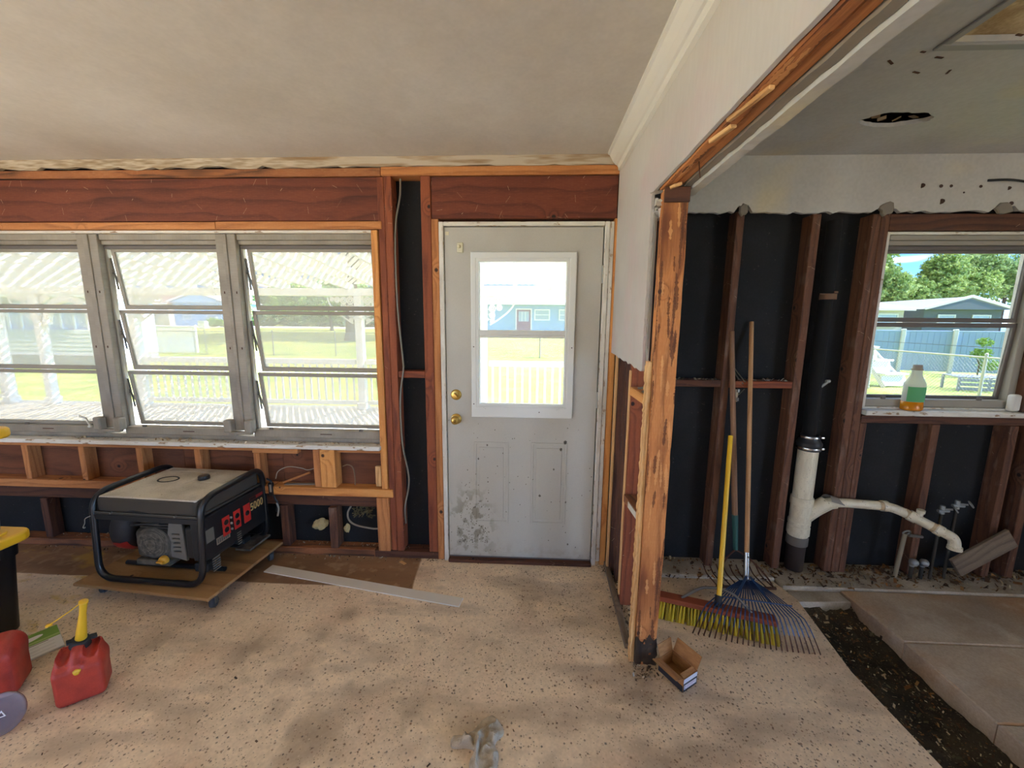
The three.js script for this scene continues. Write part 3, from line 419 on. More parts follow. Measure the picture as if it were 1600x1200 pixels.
// ---------------------------------------------------------------- awning windows of the left room
const ZF = -0.075;   // plane of the sashes
const fr = (list, m, parent, name = 'frame', label) => part(name, list.map((a) => plank(...a)), m, parent, label);
function sash(parent, x0, x1, y0, y1, tilt, m = M.alu, gm = M.dustyGlass, rails = [0.016, 0.02], stile = 0.02) {
  const s = mesh('sash', [cbox(x1 - x0, rails[0], 0.018, 0.002, 0).translate((x0 + x1) / 2, -rails[0] / 2, 0), cbox(x1 - x0, rails[1], 0.02, 0.002, 0).translate((x0 + x1) / 2, y0 - y1 + rails[1] / 2, 0), cbox(stile, y1 - y0, 0.018, 0.002, 1).translate(x0 + stile / 2, (y0 - y1) / 2, 0), cbox(stile, y1 - y0, 0.018, 0.002, 1).translate(x1 - stile / 2, (y0 - y1) / 2, 0)], m);
  s.position.set(0, y1, ZF); s.rotation.x = tilt; parent.add(s);
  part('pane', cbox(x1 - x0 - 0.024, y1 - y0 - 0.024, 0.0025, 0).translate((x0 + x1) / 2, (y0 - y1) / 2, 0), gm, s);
  return s;
}
const units = [[-3.66, -2.775], [-2.735, -1.905], [-1.765, -0.945]];
const muls = [[-2.775 - 0.0, -2.655], [-1.89, -1.765]];
const mulX = [[-2.78, -2.645], [-1.9, -1.775]];
units.forEach(([x0, x1], i) => {
  const w = struct(`window_${i + 1}`), L = i ? mulX[i - 1][1] : -3.7, Rr = i < 2 ? mulX[i][0] : -0.94;
  // header rails of the frame, stepped
  fr([[L, 2.01, -0.1, Rr, 2.045, -0.045], [L, 1.985, -0.1, Rr, 2.01, -0.055]], M.mullion, w, 'head_rail');
  fr([[L, 1.962, -0.098, Rr, 1.983, -0.066]], M.aluDark, w, 'gap_shade_strip');  // dark strip standing in for the shaded gap above the sash
  fr([[L, 0.79, -0.1, Rr, 0.838, -0.04]], M.mullion, w, 'bottom_rail');
  const a = L + 0.012 + (i ? 0.03 : 0), b = Rr - 0.004, t = i ? 0.115 : 0.02;
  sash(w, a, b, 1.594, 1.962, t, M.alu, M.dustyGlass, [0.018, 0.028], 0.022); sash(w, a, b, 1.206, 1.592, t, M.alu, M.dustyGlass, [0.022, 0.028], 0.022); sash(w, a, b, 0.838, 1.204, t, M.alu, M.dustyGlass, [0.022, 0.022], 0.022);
  // side channel with the linkage
  if (i) {
    fr([[L, 0.83, -0.1, L + 0.014, 1.985, -0.07]], M.alu, w, 'side_channel');
    for (const y of [1.82, 1.44, 1.06]) each('linkage', [bar(V(L + 0.02, y + 0.09, -0.085), V(L + 0.022, y - 0.10, -0.105), 0.012, 0.003), bar(V(L + 0.026, y + 0.02, -0.08), V(L + 0.028, y - 0.1, -0.125), 0.01, 0.003), at(lathe([[0, 0.006], [0.006, 0.006], [0.006, 0]], 8), L + 0.022, y, -0.09, 0, 0, 1.57)], M.steel, w);
  }
  fr([[Rr - 0.012, 0.83, -0.1, Rr, 1.985, -0.06]], M.alu, w, 'side_channel');
  for (const x of i === 1 ? [L + 0.13, Rr - 0.06] : i === 2 ? [L + 0.115, Rr - 0.13] : [Rr - 0.1, Rr - 0.55]) part('clip', rbox(0.022, 0.014, 0.012, 0.002, 2).translate(x, 0.845, -0.046), M.aluDark, w);
  part('weep_slot', cbox(0.075, 0.005, 0.002, 0.0005).translate((L + Rr) / 2 + 0.06, 0.815, -0.0395), M.rust, w);
});
mulX.forEach(([x0, x1], i) => {
  const m = struct(`trim_${3 + i}`);
  fr([[x0, 0.83, -0.1, x1, 2.044, -0.035], [x0 + 0.05, 0.832, -0.036, x1 - 0.052, 2.043, -0.028]], M.mullion, m, 'mullion_cover', 'cream window mullion with bolt heads');
  for (const y of [1.70, 1.36]) for (const dx of [0.028, 0.105]) part('slot', rbox(0.006, 0.014, 0.004, 0.001, 2).translate(x0 + dx, y, -0.0345), M.rust, m);
  for (const dx of [-0.004, 0.132]) part('operator_cover', rbox(0.05, 0.085, 0.05, 0.012, 3).translate(x0 + dx + (i ? -0.01 : 0), 0.865, -0.015), M.mullion, m);
  part('foot_plate', rbox(0.15, 0.02, 0.03, 0.006, 2).translate((x0 + x1) / 2, 0.822, -0.012), M.mullion, m);
});
{ const k = thing('window_crank', 'small cream crank handle on the window bottom rail above the yellow lids', 'crank', [-2.87, 0.84, -0.03]);
  part('arm', [rod(V(0, 0, 0), V(-0.014, 0.055, 0.008), 0.006, 0.005, 10), rod(V(0, -0.006, 0), V(0, 0.006, 0), 0.014, 0.012, 14)], M.crown, k); part('grip', rod(V(-0.014, 0.055, 0.008), V(-0.05, 0.068, 0.012), 0.006, 0.007, 10), M.crown, k); }
const sillL = struct('trim_5'); part('sill_board', plank(-3.7, 0.735, -0.1, -0.925, 0.762, 0.03, 0.004), M.whitePaint, sillL, 'flaking white sill board');
part('sill_step', plank(-3.7, 0.762, -0.1, -0.935, 0.79, -0.045, 0.003), M.mullion, sillL);
part('trim_strip', [plank(-3.7, 2.045, -0.09, -0.934, 2.06, -0.02, 0.002, 0)], M.whitePaint, sillL);
// ---------------------------------------------------------------- kitchen window
{
  const w = struct('window_4');
  fr([[1.985, 2.005, -0.1, 2.80, 2.03, -0.03], [1.985, 1.98, -0.1, 2.80, 2.004, -0.045]], M.alu, w, 'head_rail'); fr([[1.985, 1.955, -0.098, 2.80, 1.978, -0.058]], M.aluDark, w, 'gap_shade_strip');  // the dark strip paints the shade under the head rail
  fr([[1.965, 2.031, -0.09, 2.82, 2.045, -0.012], [1.948, 1.06, -0.09, 1.966, 2.045, -0.01]], M.whitePaint, w, 'trim_strip');
  fr([[1.985, 1.062, -0.1, 2.80, 1.108, -0.04]], M.alu, w, 'bottom_rail'); fr([[1.967, 1.062, -0.1, 1.984, 2.03, -0.05], [2.785, 1.062, -0.1, 2.825, 2.03, -0.045]], M.alu, w, 'side_rail');
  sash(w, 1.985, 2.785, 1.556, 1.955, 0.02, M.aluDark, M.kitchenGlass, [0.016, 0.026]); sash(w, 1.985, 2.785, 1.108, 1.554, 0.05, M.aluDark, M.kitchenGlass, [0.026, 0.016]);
  for (const x of [2.09, 2.63]) part('clip', rbox(0.022, 0.02, 0.012, 0.002, 2).translate(x, 1.115, -0.046), M.aluDark, w);
  part('operator_cover', rbox(0.05, 0.1, 0.04, 0.014, 3).translate(2.795, 1.10, -0.02), M.crown, w);
  const s = struct('trim_6'); part('sill_board', plank(1.95, 1.02, -0.1, 3.02, 1.048, 0.028, 0.004), M.whitePaint, s); part('sill_step', plank(1.97, 1.048, -0.1, 2.82, 1.062, -0.03, 0.002), M.whitePaint, s);
  part('lower_trim', plank(1.955, 1.013, -0.09, 3.02, 1.0195, 0.012, 0.001), M.dark, s);
}
// ---------------------------------------------------------------- door
{
  const d = struct('door_1');
  const X0 = -0.503, X1 = 0.403, Y0 = 0.036, Y1 = 2.07, lx = [-0.302, 0.202], ly = [1.048, 1.878];
  const g = slab(rect(X0, Y0, X1, Y1), 0.044, [rect(lx[0] - 0.02, ly[0] - 0.02, lx[1] + 0.02, ly[1] + 0.02)], 0.0015).translate(0, 0, -0.044);
  const uv = g.attributes.uv, p = g.attributes.position; for (let i = 0; i < uv.count; i++) uv.setXY(i, p.getX(i) - X0, p.getY(i) - Y0);
  part('slab', g, M.door, d, 'grubby white door slab');
  for (const [a, b, c, e] of [[-0.338, 0.27, -0.122, 0.803], [0.017, 0.27, 0.237, 0.805]]) {   // embossed panels
    const q = [[[a, b], [c, b], [c, e], [a, e]], 0.016];
    const ring = slab(rect(a, b, c, e), 0.0045, [rect(a + 0.014, b + 0.014, c - 0.014, e - 0.014)], 0.0018).translate(0, 0, -0.0005), inner = slab(rect(a + 0.032, b + 0.034, c - 0.032, e - 0.034), 0.0045, [], 0.002).translate(0, 0, -0.0005);
    for (const h of [ring, inner]) { const u = h.attributes.uv, pp = h.attributes.position; for (let i = 0; i < u.count; i++) u.setXY(i, pp.getX(i) - X0, pp.getY(i) - Y0); }
    part('panel', [ring, inner], M.door, d);
  }
  const F = [[-0.35, 0.963], [0.258, 0.963], [0.258, 1.932], [-0.35, 1.932]];
  const lf = part('lite_frame', [slab(F, 0.022, [rect(-0.318, 1.03, 0.218, 1.895)], 0.005, 2).translate(0, 0, -0.002), slab(rect(-0.322, 1.025, 0.222, 1.9), 0.03, [rect(-0.302, 1.048, 0.202, 1.878)], 0.004, 2).translate(0, 0, -0.012), cbox(0.53, 0.03, 0.024, 0.003).translate(-0.05, 1.474, 0.004), cbox(0.5, 0.016, 0.02, 0.003).translate(-0.05, 1.452, 0.006)], M.doorTrim, d);
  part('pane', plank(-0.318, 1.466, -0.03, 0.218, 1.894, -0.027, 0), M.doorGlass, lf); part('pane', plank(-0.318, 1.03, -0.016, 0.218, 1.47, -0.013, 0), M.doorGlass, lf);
  each('side_shadow', [plank(-0.3185, 1.03, -0.03, -0.302, 1.894, -0.012, 0.001), plank(0.202, 1.03, -0.03, 0.2185, 1.894, -0.012, 0.001)], M.alu, lf);
  for (const s of [-1, 1]) each('sash_latch', [bar(V(-0.05 + s * 0.245, 1.03, 0.022), V(-0.05 + s * 0.215, 1.012, 0.024), 0.012, 0.004, V(0, 1, 0)), cbox(0.15, 0.005, 0.008, 0.001).translate(-0.05 + s * 0.18, 1.031, 0.021)], M.doorTrim, lf);
  for (const [x, y] of [[-0.336, 1.045], [0.06, 1.0], [-0.335, 1.39], [0.243, 1.39]]) part('screw', rod(V(x, y, 0.019), V(x, y, 0.0215), 0.004, 0.003, 8), M.rust, lf);
  const knob = part('knob', at(lathe([[0, 0.058], [0.016, 0.057], [0.025, 0.048], [0.027, 0.038], [0.021, 0.028], [0.012, 0.02], [0.012, 0.01], [0.03, 0.008], [0.033, 0.002], [0.033, 0]], 28), -0.448, 0.945, 0, Math.PI / 2), M.brass, d, 'brass knob');
  part('key_button', at(lathe([[0, 0.063], [0.008, 0.062], [0.009, 0.056], [0.009, 0.05]], 16), -0.448, 0.945, 0, Math.PI / 2), M.brassDark = std({ color: col(150, 118, 60), metalness: 1, roughness: 0.4 }), knob);
  const db = part('deadbolt', at(lathe([[0, 0.012], [0.024, 0.011], [0.031, 0.006], [0.033, 0]], 28), -0.447, 1.096, 0, Math.PI / 2), M.brass, d, 'brass deadbolt');
  part('thumb_turn', at(rbox(0.012, 0.034, 0.016, 0.004), -0.447, 1.096, 0.02, 0, 0, 0.7), M.brass, db);
  part('viewer_plate', [rbox(0.036, 0.058, 0.012, 0.006).translate(-0.412, 1.957, 0.005), at(lathe([[0, 0.02], [0.009, 0.018], [0.011, 0.006]], 14), -0.416, 1.962, 0, Math.PI / 2)], M.cream = std({ color: col(216, 206, 172), roughness: 0.5 }), d);
  part('sticker', cbox(0.02, 0.02, 0.002, 0.0005).translate(-0.487, 2.036, 0.001), M.cream, d);
  for (const y of [1.81, 1.08, 0.3]) part('hinge', [rod(V(0.407, y - 0.05, 0.004), V(0.407, y + 0.05, 0.004), 0.006, 0.006, 10), plank(0.4065, y - 0.05, -0.02, 0.4085, y + 0.05, 0.002, 0)], M.steelDull = std({ color: col(160, 158, 150), metalness: 0.7, roughness: 0.5 }), d);
  part('sweep', plank(X0, 0.024, -0.04, X1, 0.036, -0.004, 0.001), M.aluDark, d);
  // jamb and threshold
  const j = struct('trim_7');
  part('jamb', plank(-0.534, 0.001, -0.1, -0.507, 2.098, 0.012, 0.003), M.whitePaint, j); part('jamb', plank(0.41, 0.001, -0.1, 0.437, 2.098, 0.012, 0.003), M.whitePaint, j);
  part('jamb', plank(0.438, 0.03, -0.09, 0.461, 2.098, 0.006, 0.002), M.whitePaint, j); part('head_jamb', plank(-0.506, 2.075, -0.1, 0.409, 2.098, 0.012, 0.003), M.whitePaint, j);
  part('threshold', plank(-0.506, 0.0, -0.13, 0.409, 0.022, 0.03, 0.004), M.dark, j);
  each('stop', [plank(-0.506, 0.022, -0.1, -0.49, 2.075, -0.047, 0.002), plank(0.392, 0.022, -0.1, 0.409, 2.075, -0.047, 0.002), plank(-0.49, 2.058, -0.1, 0.392, 2.075, -0.047, 0.002)], M.whitePaint, j);
}
// ---------------------------------------------------------------- generator on its dolly
const BLK = {
  gloss: std({ color: col(26, 27, 29), roughness: 0.32 }), matte: std({ color: col(30, 30, 30), roughness: 0.7 }),
  dusty: (() => { const t = dataTex(256, 256, (u, v) => { const n = fbm(u * 7, v * 7, 601, 5, 7, 7), f = vn(u * 110, v * 110, 603, 110, 110); return mixc([108, 100, 86], [60, 56, 50], clamp((n - 0.3) * 2)).map((q) => q + (f - 0.5) * 12); }, { mx: 0.3, my: 0.3 }); return std({ map: t, roughness: 0.95 }); })(),
  tank: (() => { const t = dataTex(512, 512, (u, v) => { const n = fbm(u * 5, v * 5, 605, 5, 5, 5), f = vn(u * 200, v * 200, 607, 200, 200), g = vn(u * 70, v * 70, 609, 70, 70); let c = mixc([196, 186, 168], [164, 154, 138], clamp((n - 0.3) * 2)); if (f > 0.9 && g > 0.5) c = [90, 84, 74]; return c.map((q) => q + (f - 0.5) * 10); }, { mx: 0.6, my: 0.6 }); return std({ map: t, roughness: 0.95 }); })(),
};
{
  const d = thing('dolly', 'low plywood dolly on four grey castors carrying the black generator', 'dolly', [-2.05, 0, 0.25], -0.09);
  part('deck', cbox(0.84, 0.018, 0.555, 0.004, 0).translate(0, 0.086, 0), M.ply, d, 'worn plywood deck');
  const rub = std({ color: col(58, 60, 64), roughness: 0.6 });
  for (const [x, z, a] of [[-0.33, 0.2, 0.5], [0.385, 0.215, 0.3], [0.375, -0.21, 1.0], [-0.34, -0.2, 0.2]]) {
    const c = new THREE.Group(); c.name = 'castor'; c.position.set(x, 0, z); c.rotation.y = a; d.add(c);
    part('wheel', at(lathe([[0.006, -0.012], [0.026, -0.012], [0.029, -0.008], [0.029, 0.008], [0.026, 0.012], [0.006, 0.012]], 28), 0, 0.029, 0, 0, 0, Math.PI / 2), rub, c);
    part('fork', [cbox(0.003, 0.046, 0.026, 0.001).translate(-0.016, 0.05, 0.004), cbox(0.003, 0.046, 0.026, 0.001).translate(0.016, 0.05, 0.004), cbox(0.05, 0.004, 0.05, 0.001).translate(0, 0.075, 0.008), rod(V(-0.019, 0.029, 0), V(0.019, 0.029, 0), 0.005, 0.005, 10)], M.steel, c);
  }
  const g = thing('generator', 'black portable generator in a tubular frame with dusty tank top and red outlet panel', 'generator', [-2.045, 0.0955, 0.225], -0.05);
  const X = 0.312, Z = 0.245, B = 0.018, T = 0.492;
  const loop = [V(X, B, Z), V(-X, B, Z), V(-X - 0.01, T, Z - 0.03), V(-X, T + 0.012, -Z), V(-X, B, -Z), V(X, B, -Z), V(X, T + 0.012, -Z), V(X + 0.01, T, Z - 0.03)];
  part('tube_frame', pipe(loop, 0.0165, 0.095, { closed: true, rad: 14, n: 8 }), BLK.gloss, g, 'glossy black tubular frame');
  each('cross_tube', [rod(V(-X, B, 0.1), V(X, B, 0.1), 0.013), rod(V(-X, B, -0.13), V(X, B, -0.13), 0.013), rod(V(X - 0.02, 0.375, -0.2), V(X - 0.02, 0.375, 0.2), 0.008), rod(V(-X + 0.02, 0.375, -0.2), V(-X + 0.02, 0.375, 0.2), 0.008)], BLK.gloss, g);
  // fuel tank
  const tank = part('fuel_tank', [rbox(0.60, 0.094, 0.455, 0.026, 5).translate(0, 0.437, -0.005), rbox(0.615, 0.014, 0.468, 0.006, 2).translate(0, 0.393, -0.005)], BLK.dustyBox0 = std({ color: col(66, 60, 52), roughness: 0.9 }), g, 'black plastic fuel tank');
  part('tank_top', [rbox(0.58, 0.02, 0.436, 0.0095, 3).translate(0, 0.4752, -0.005), rbox(0.16, 0.006, 0.19, 0.003, 2).translate(0.17, 0.4855, -0.11), rbox(0.30, 0.005, 0.03, 0.0025, 2).translate(-0.1, 0.4855, -0.175), rbox(0.03, 0.005, 0.2, 0.0025, 2).translate(0.02, 0.4855, -0.09)], BLK.tank, tank, 'dusty grey tank top');
  part('gauge_well', at(lathe([[0, -0.001], [0.042, -0.0005], [0.046, 0.004], [0.05, 0.0045], [0.054, 0]], 32).scale(1.15, 1, 0.85), -0.125, 0.4842, -0.035), BLK.matte, tank);
  part('fuel_cap', at(lathe([[0, 0.026], [0.026, 0.026], [0.03, 0.022], [0.031, 0.004], [0.027, 0]], 20), 0.085, 0.485, -0.06), BLK.gloss, tank, 'black fuel cap');
  part('tank_seam', [rbox(0.6, 0.004, 0.004, 0.001, 1).translate(0, 0.402, 0.231), rod(V(0.18, 0.4, 0.225), V(0.18, 0.4, 0.236), 0.006, 0.006, 8), rod(V(-0.2, 0.4, 0.225), V(-0.2, 0.4, 0.236), 0.006, 0.006, 8)], M.steel, tank);
  each('tank_flange', [rbox(0.62, 0.03, 0.012, 0.003, 2).translate(0, 0.372, 0.225), rbox(0.62, 0.03, 0.012, 0.003, 2).translate(0, 0.372, -0.235)], BLK.matte, g);
  part('tie_wire', tube([V(-0.315, 0.38, 0.24), V(-0.33, 0.37, 0.255), V(-0.345, 0.34, 0.25), V(-0.352, 0.318, 0.255), V(-0.348, 0.312, 0.25), V(-0.344, 0.32, 0.252)], 0.0022, 30, 6), M.alu, g);
  // engine
  const eng = new THREE.Group(); eng.name = 'engine'; eng.scale.set(1.3, 1.2, 1.15); eng.position.set(0.065, -0.025, -0.005); g.add(eng);
  part('shroud', [at(lathe([[0, 0.0], [0.07, 0.0], [0.115, 0.012], [0.128, 0.03], [0.13, 0.07], [0.12, 0.082]], 36), -0.21, 0.22, 0.03, 0.15, 0, Math.PI / 2 - 0.1), rbox(0.11, 0.10, 0.2, 0.025).translate(-0.2, 0.31, 0.02)], BLK.dustyShroud = std({ color: col(44, 38, 36), roughness: 0.6 }), eng, 'dusty black fan shroud');
  part('red_rim', at(clean(new THREE.LatheGeometry([[0.117, 0.012], [0.1315, 0.03], [0.1335, 0.07], [0.123, 0.084]].map(([x, y]) => new THREE.Vector2(x, y)), 30, Math.PI * 1.08, Math.PI * 0.84)), -0.21, 0.22, 0.03, 0.15, 0, Math.PI / 2 - 0.1), std({ color: col(150, 34, 30), roughness: 0.45, side: THREE.DoubleSide }), eng, 'red shroud rim');
  part('recoil_cover', at(lathe([[0, 0.03], [0.05, 0.028], [0.085, 0.015], [0.09, 0]], 30), -0.292, 0.22, 0.02, 0.12, 0, Math.PI / 2), BLK.matte, eng);
  part('crankcase', [rbox(0.19, 0.15, 0.17, 0.03, 4).translate(-0.08, 0.175, 0.07), at(lathe([[0, 0.02], [0.055, 0.02], [0.075, 0.008], [0.078, 0]], 24), -0.075, 0.19, 0.155, Math.PI / 2), rbox(0.16, 0.03, 0.2, 0.008, 2).translate(-0.08, 0.095, 0.07), ...[0, 1, 2, 3, 4].map((i) => rbox(0.16, 0.006, 0.12, 0.002, 1).translate(-0.06, 0.262 + i * 0.013, 0.09)), rbox(0.09, 0.06, 0.09, 0.015).translate(-0.02, 0.325, 0.13), ...[0, 1, 2, 3].map((i) => rod(V(-0.12 + (i % 2) * 0.1, 0.14 + (i >> 1) * 0.09, 0.155), V(-0.12 + (i % 2) * 0.1, 0.14 + (i >> 1) * 0.09, 0.166), 0.007, 0.007, 6))], BLK.dusty, eng, 'dusty engine casting');
  each('intake', [rbox(0.14, 0.06, 0.09, 0.02).translate(-0.12, 0.34, 0.15), tube([V(-0.19, 0.3, 0.16), V(-0.13, 0.36, 0.19), V(-0.02, 0.345, 0.19), V(0.05, 0.33, 0.16)], 0.008, 30, 8), tube([V(-0.16, 0.28, 0.17), V(-0.1, 0.3, 0.2), V(0, 0.31, 0.19)], 0.005, 24, 8)], BLK.matte, eng);
  part('oil_cap', [at(lathe([[0, 0.022], [0.016, 0.02], [0.02, 0.012], [0.02, 0]], 12), -0.02, 0.118, 0.168, Math.PI / 2), rbox(0.03, 0.008, 0.02, 0.002).translate(-0.02, 0.118, 0.19)], std({ color: col(206, 148, 44), roughness: 0.5 }), eng, 'amber oil filler cap');
  part('name_strip', at(cbox(0.045, 0.01, 0.001, 0), -0.258, 0.275, 0.121, 0, -0.1, 0), std({ color: col(196, 190, 184), roughness: 0.6 }), eng);
  each('mount', [rbox(0.14, 0.045, 0.07, 0.008, 2).translate(-0.1, 0.058, 0.08), rbox(0.08, 0.05, 0.06, 0.008, 2).translate(0.22, 0.055, 0.13), rbox(0.1, 0.04, 0.06, 0.008, 2).translate(0.2, 0.05, -0.15)], BLK.matte, g);
  const alt = part('alternator', [at(lathe([[0, 0], [0.105, 0], [0.118, 0.02], [0.118, 0.2], [0.1, 0.225], [0, 0.225]], 32), 0.03, 0.2, 0.02, 0, 0, -Math.PI / 2)], BLK.dusty, g);
  part('slotted_cover', slab([[0.065, 0.33], [0.04, 0.2], [0.06, 0.12], [0.15, 0.10], [0.145, 0.33]], 0.02, [0, 1, 2, 3, 4].map((i) => rect(0.078, 0.15 + i * 0.026, 0.122, 0.158 + i * 0.026)), 0.003).translate(0, 0, 0.15), M.coverGrey = std({ color: col(112, 106, 96), roughness: 0.8 }), alt, 'grey slotted cover'); part('slot_back', rbox(0.06, 0.17, 0.004, 0.001, 1).translate(0.1, 0.21, 0.152), BLK.matte, alt);
  part('muffler_box', rbox(0.15, 0.19, 0.18, 0.02, 4).translate(0.225, 0.205, 0.08), BLK.dustyBox = std({ color: col(48, 46, 43), roughness: 0.85 }), g);
  // control panel on the right side, text running from front to back
  const ctx = canvasTex(1024, 512, (c, w, h) => {
    c.fillStyle = '#17181a'; c.fillRect(0, 0, w, h);
    c.fillStyle = '#8a2a22'; c.fillRect(742, 62, 250, 46); c.fillStyle = '#201414'; c.fillRect(748, 66, 112, 38);
    c.fillStyle = '#cfae6c'; c.font = 'bold 150px sans-serif'; c.textBaseline = 'top'; c.save(); c.translate(742, 112); c.scale(0.74, 1); c.fillText('5000', 0, 0); c.restore();
    c.fillStyle = '#6c665a'; c.fillRect(22, 150, 118, 170); c.fillStyle = '#8d7f6a'; c.fillRect(160, 330, 210, 90); c.fillStyle = '#55504a'; for (let i = 0; i < 6; i++) c.fillRect(175 + i * 30, 345, 20, 60);
  });
  const pn = part('control_panel', (() => { const q = new THREE.PlaneGeometry(0.455, 0.225); return clean(q); })(), std({ map: ctx, roughness: 0.5 }), g, 'control panel reading 5000');
  pn.rotation.y = Math.PI / 2; pn.position.set(0.3225, 0.265, -0.01);
  part('panel_box', rbox(0.07, 0.24, 0.47, 0.008, 2).translate(-0.0, 0, -0.0).rotateY(-Math.PI / 2).rotateY(Math.PI / 2).translate(0.286, 0.262, -0.01), BLK.matte, g);
  const red = std({ color: col(196, 44, 36), roughness: 0.5 });
  for (const [u, w2, k] of [[-0.085, 0.05, 2], [-0.005, 0.05, 2], [0.072, 0.052, 1]]) {   // u: towards the back
    const z = -0.01 + 0.0 - u, o = part('outlet', rbox(0.004, 0.112, w2, 0.0015, 1).translate(0.3245, 0.272, z), red, g, 'red outlet plate');
    for (let i = 0; i < k; i++) part('socket', at(lathe([[0, 0.004], [0.012, 0.004], [0.016, 0.002], [0.016, 0]], 18), 0.3262, k === 2 ? 0.25 + i * 0.044 : 0.272, z, 0, 0, -Math.PI / 2).scale(1, 1, 1), BLK.gloss, o);
  }
  each('breaker', [0, 1, 2].map((i) => rbox(0.012, 0.012, 0.008, 0.002, 1).translate(0.327, 0.235 + i * 0.035, 0.04)), M.alu, g);
  each('vent', [0, 1, 2, 3, 4, 5].flatMap((i) => [rbox(0.004, 0.006, 0.05, 0.001, 1).translate(0.322, 0.06 + i * 0.014, 0.16), rbox(0.004, 0.005, 0.03, 0.001, 1).translate(0.323, 0.115 + i * 0.014, -0.01)]), M.coverGrey, g);
  part('skid', [rbox(0.1, 0.014, 0.18, 0.003, 1).translate(0.28, 0.03, -0.16)], BLK.dusty, g);
  each('hang_strap', [tube([V(0.345, 0.43, -0.24), V(0.375, 0.4, -0.245), V(0.38, 0.3, -0.25), V(0.395, 0.26, -0.255), V(0.39, 0.2, -0.25)], 0.006, 30, 8), rbox(0.03, 0.09, 0.02, 0.005).translate(0.372, 0.36, -0.24)], BLK.gloss, g, 'looped black lead and plug');
  each('plug_blade', [rbox(0.012, 0.05, 0.006, 0.002).translate(0.378, 0.37, -0.226), tube([V(0.392, 0.26, -0.252), V(0.404, 0.22, -0.25), V(0.392, 0.17, -0.25)], 0.006, 20, 8)], M.alu, g);
}
// ---------------------------------------------------------------- stacked totes with yellow lids
{
  const yellow = std({ color: col(236, 178, 34), roughness: 0.42 }), tub = std({ color: col(18, 18, 19), roughness: 0.4 }), grey = std({ color: col(112, 112, 116), roughness: 0.5 });
  const tub2 = std({ color: col(58, 62, 72), roughness: 0.3 });  // black plastic lightened to blue-grey, painting in the reflected sky
  const makeTote = (label, y, m) => {
    const t = thing('storage_tote', label, 'tote', [-2.78, y, 1.02], 0, 'black totes with yellow lids');
    const prof = (w, d, r) => { const s = []; for (const [sx, sz, a0] of [[1, 1, 0], [-1, 1, 90], [-1, -1, 180], [1, -1, 270]]) for (let k = 0; k <= 6; k++) { const a = (a0 + k * 15) * Math.PI / 180; s.push([sx * (w / 2 - r) + Math.cos(a) * r, sz * (d / 2 - r) + Math.sin(a) * r]); } return s; };
    const rings = [[0.0, 0.50, 0.66, 0.05], [0.008, 0.52, 0.68, 0.05], [0.22, 0.548, 0.70, 0.05], [0.39, 0.57, 0.718, 0.05], [0.39, 0.584, 0.732, 0.05], [0.455, 0.59, 0.738, 0.05]];
    const pos = [], idx = []; rings.forEach(([h, w, d, r]) => prof(w, d, r).forEach(([x, z]) => pos.push(x, h, z))); const n = pos.length / 3 / rings.length;
    for (let i = 0; i + 1 < rings.length; i++) for (let k = 0; k < n; k++) { const a = i * n + k, b = i * n + (k + 1) % n, c = a + n, e = b + n; idx.push(a, c, b, b, c, e); }
    for (let k = 1; k + 1 < n; k++) idx.push(0, k, k + 1);
    const g = new THREE.BufferGeometry(); g.setAttribute('position', new THREE.Float32BufferAttribute(pos, 3)); g.setIndex(idx); g.computeVertexNormals();
    const body = part('body', clean(toCreasedNormals(g, 0.7)), m, t);
    each('rib', [0, 1, 2, 3, 4].map((i) => rbox(0.008, 0.055, 0.012, 0.002, 1).translate(0.292, 0.425, -0.28 + i * 0.14)), m, body);
    part('lid', [slab(prof(0.655, 0.80, 0.06), 0.05, [], 0.016, 4).rotateX(-Math.PI / 2).translate(0, 0.455, 0), slab(prof(0.56, 0.70, 0.05), 0.016, [], 0.006, 2).rotateX(-Math.PI / 2).translate(0, 0.50, 0)], yellow, t, 'thick yellow lid');
    part('latch', [rbox(0.03, 0.05, 0.09, 0.006).translate(0.318, 0.475, 0.1), rbox(0.02, 0.03, 0.06, 0.005).translate(0.325, 0.44, 0.1)], grey, t);
    return t;
  };
  makeTote('black tote with thick yellow lid standing on the floor, under the other tote', 0.001, tub);
  makeTote('black tote, sky sheen painted in, thick yellow lid, on the other tote, below the window', 0.5185, tub2);
}
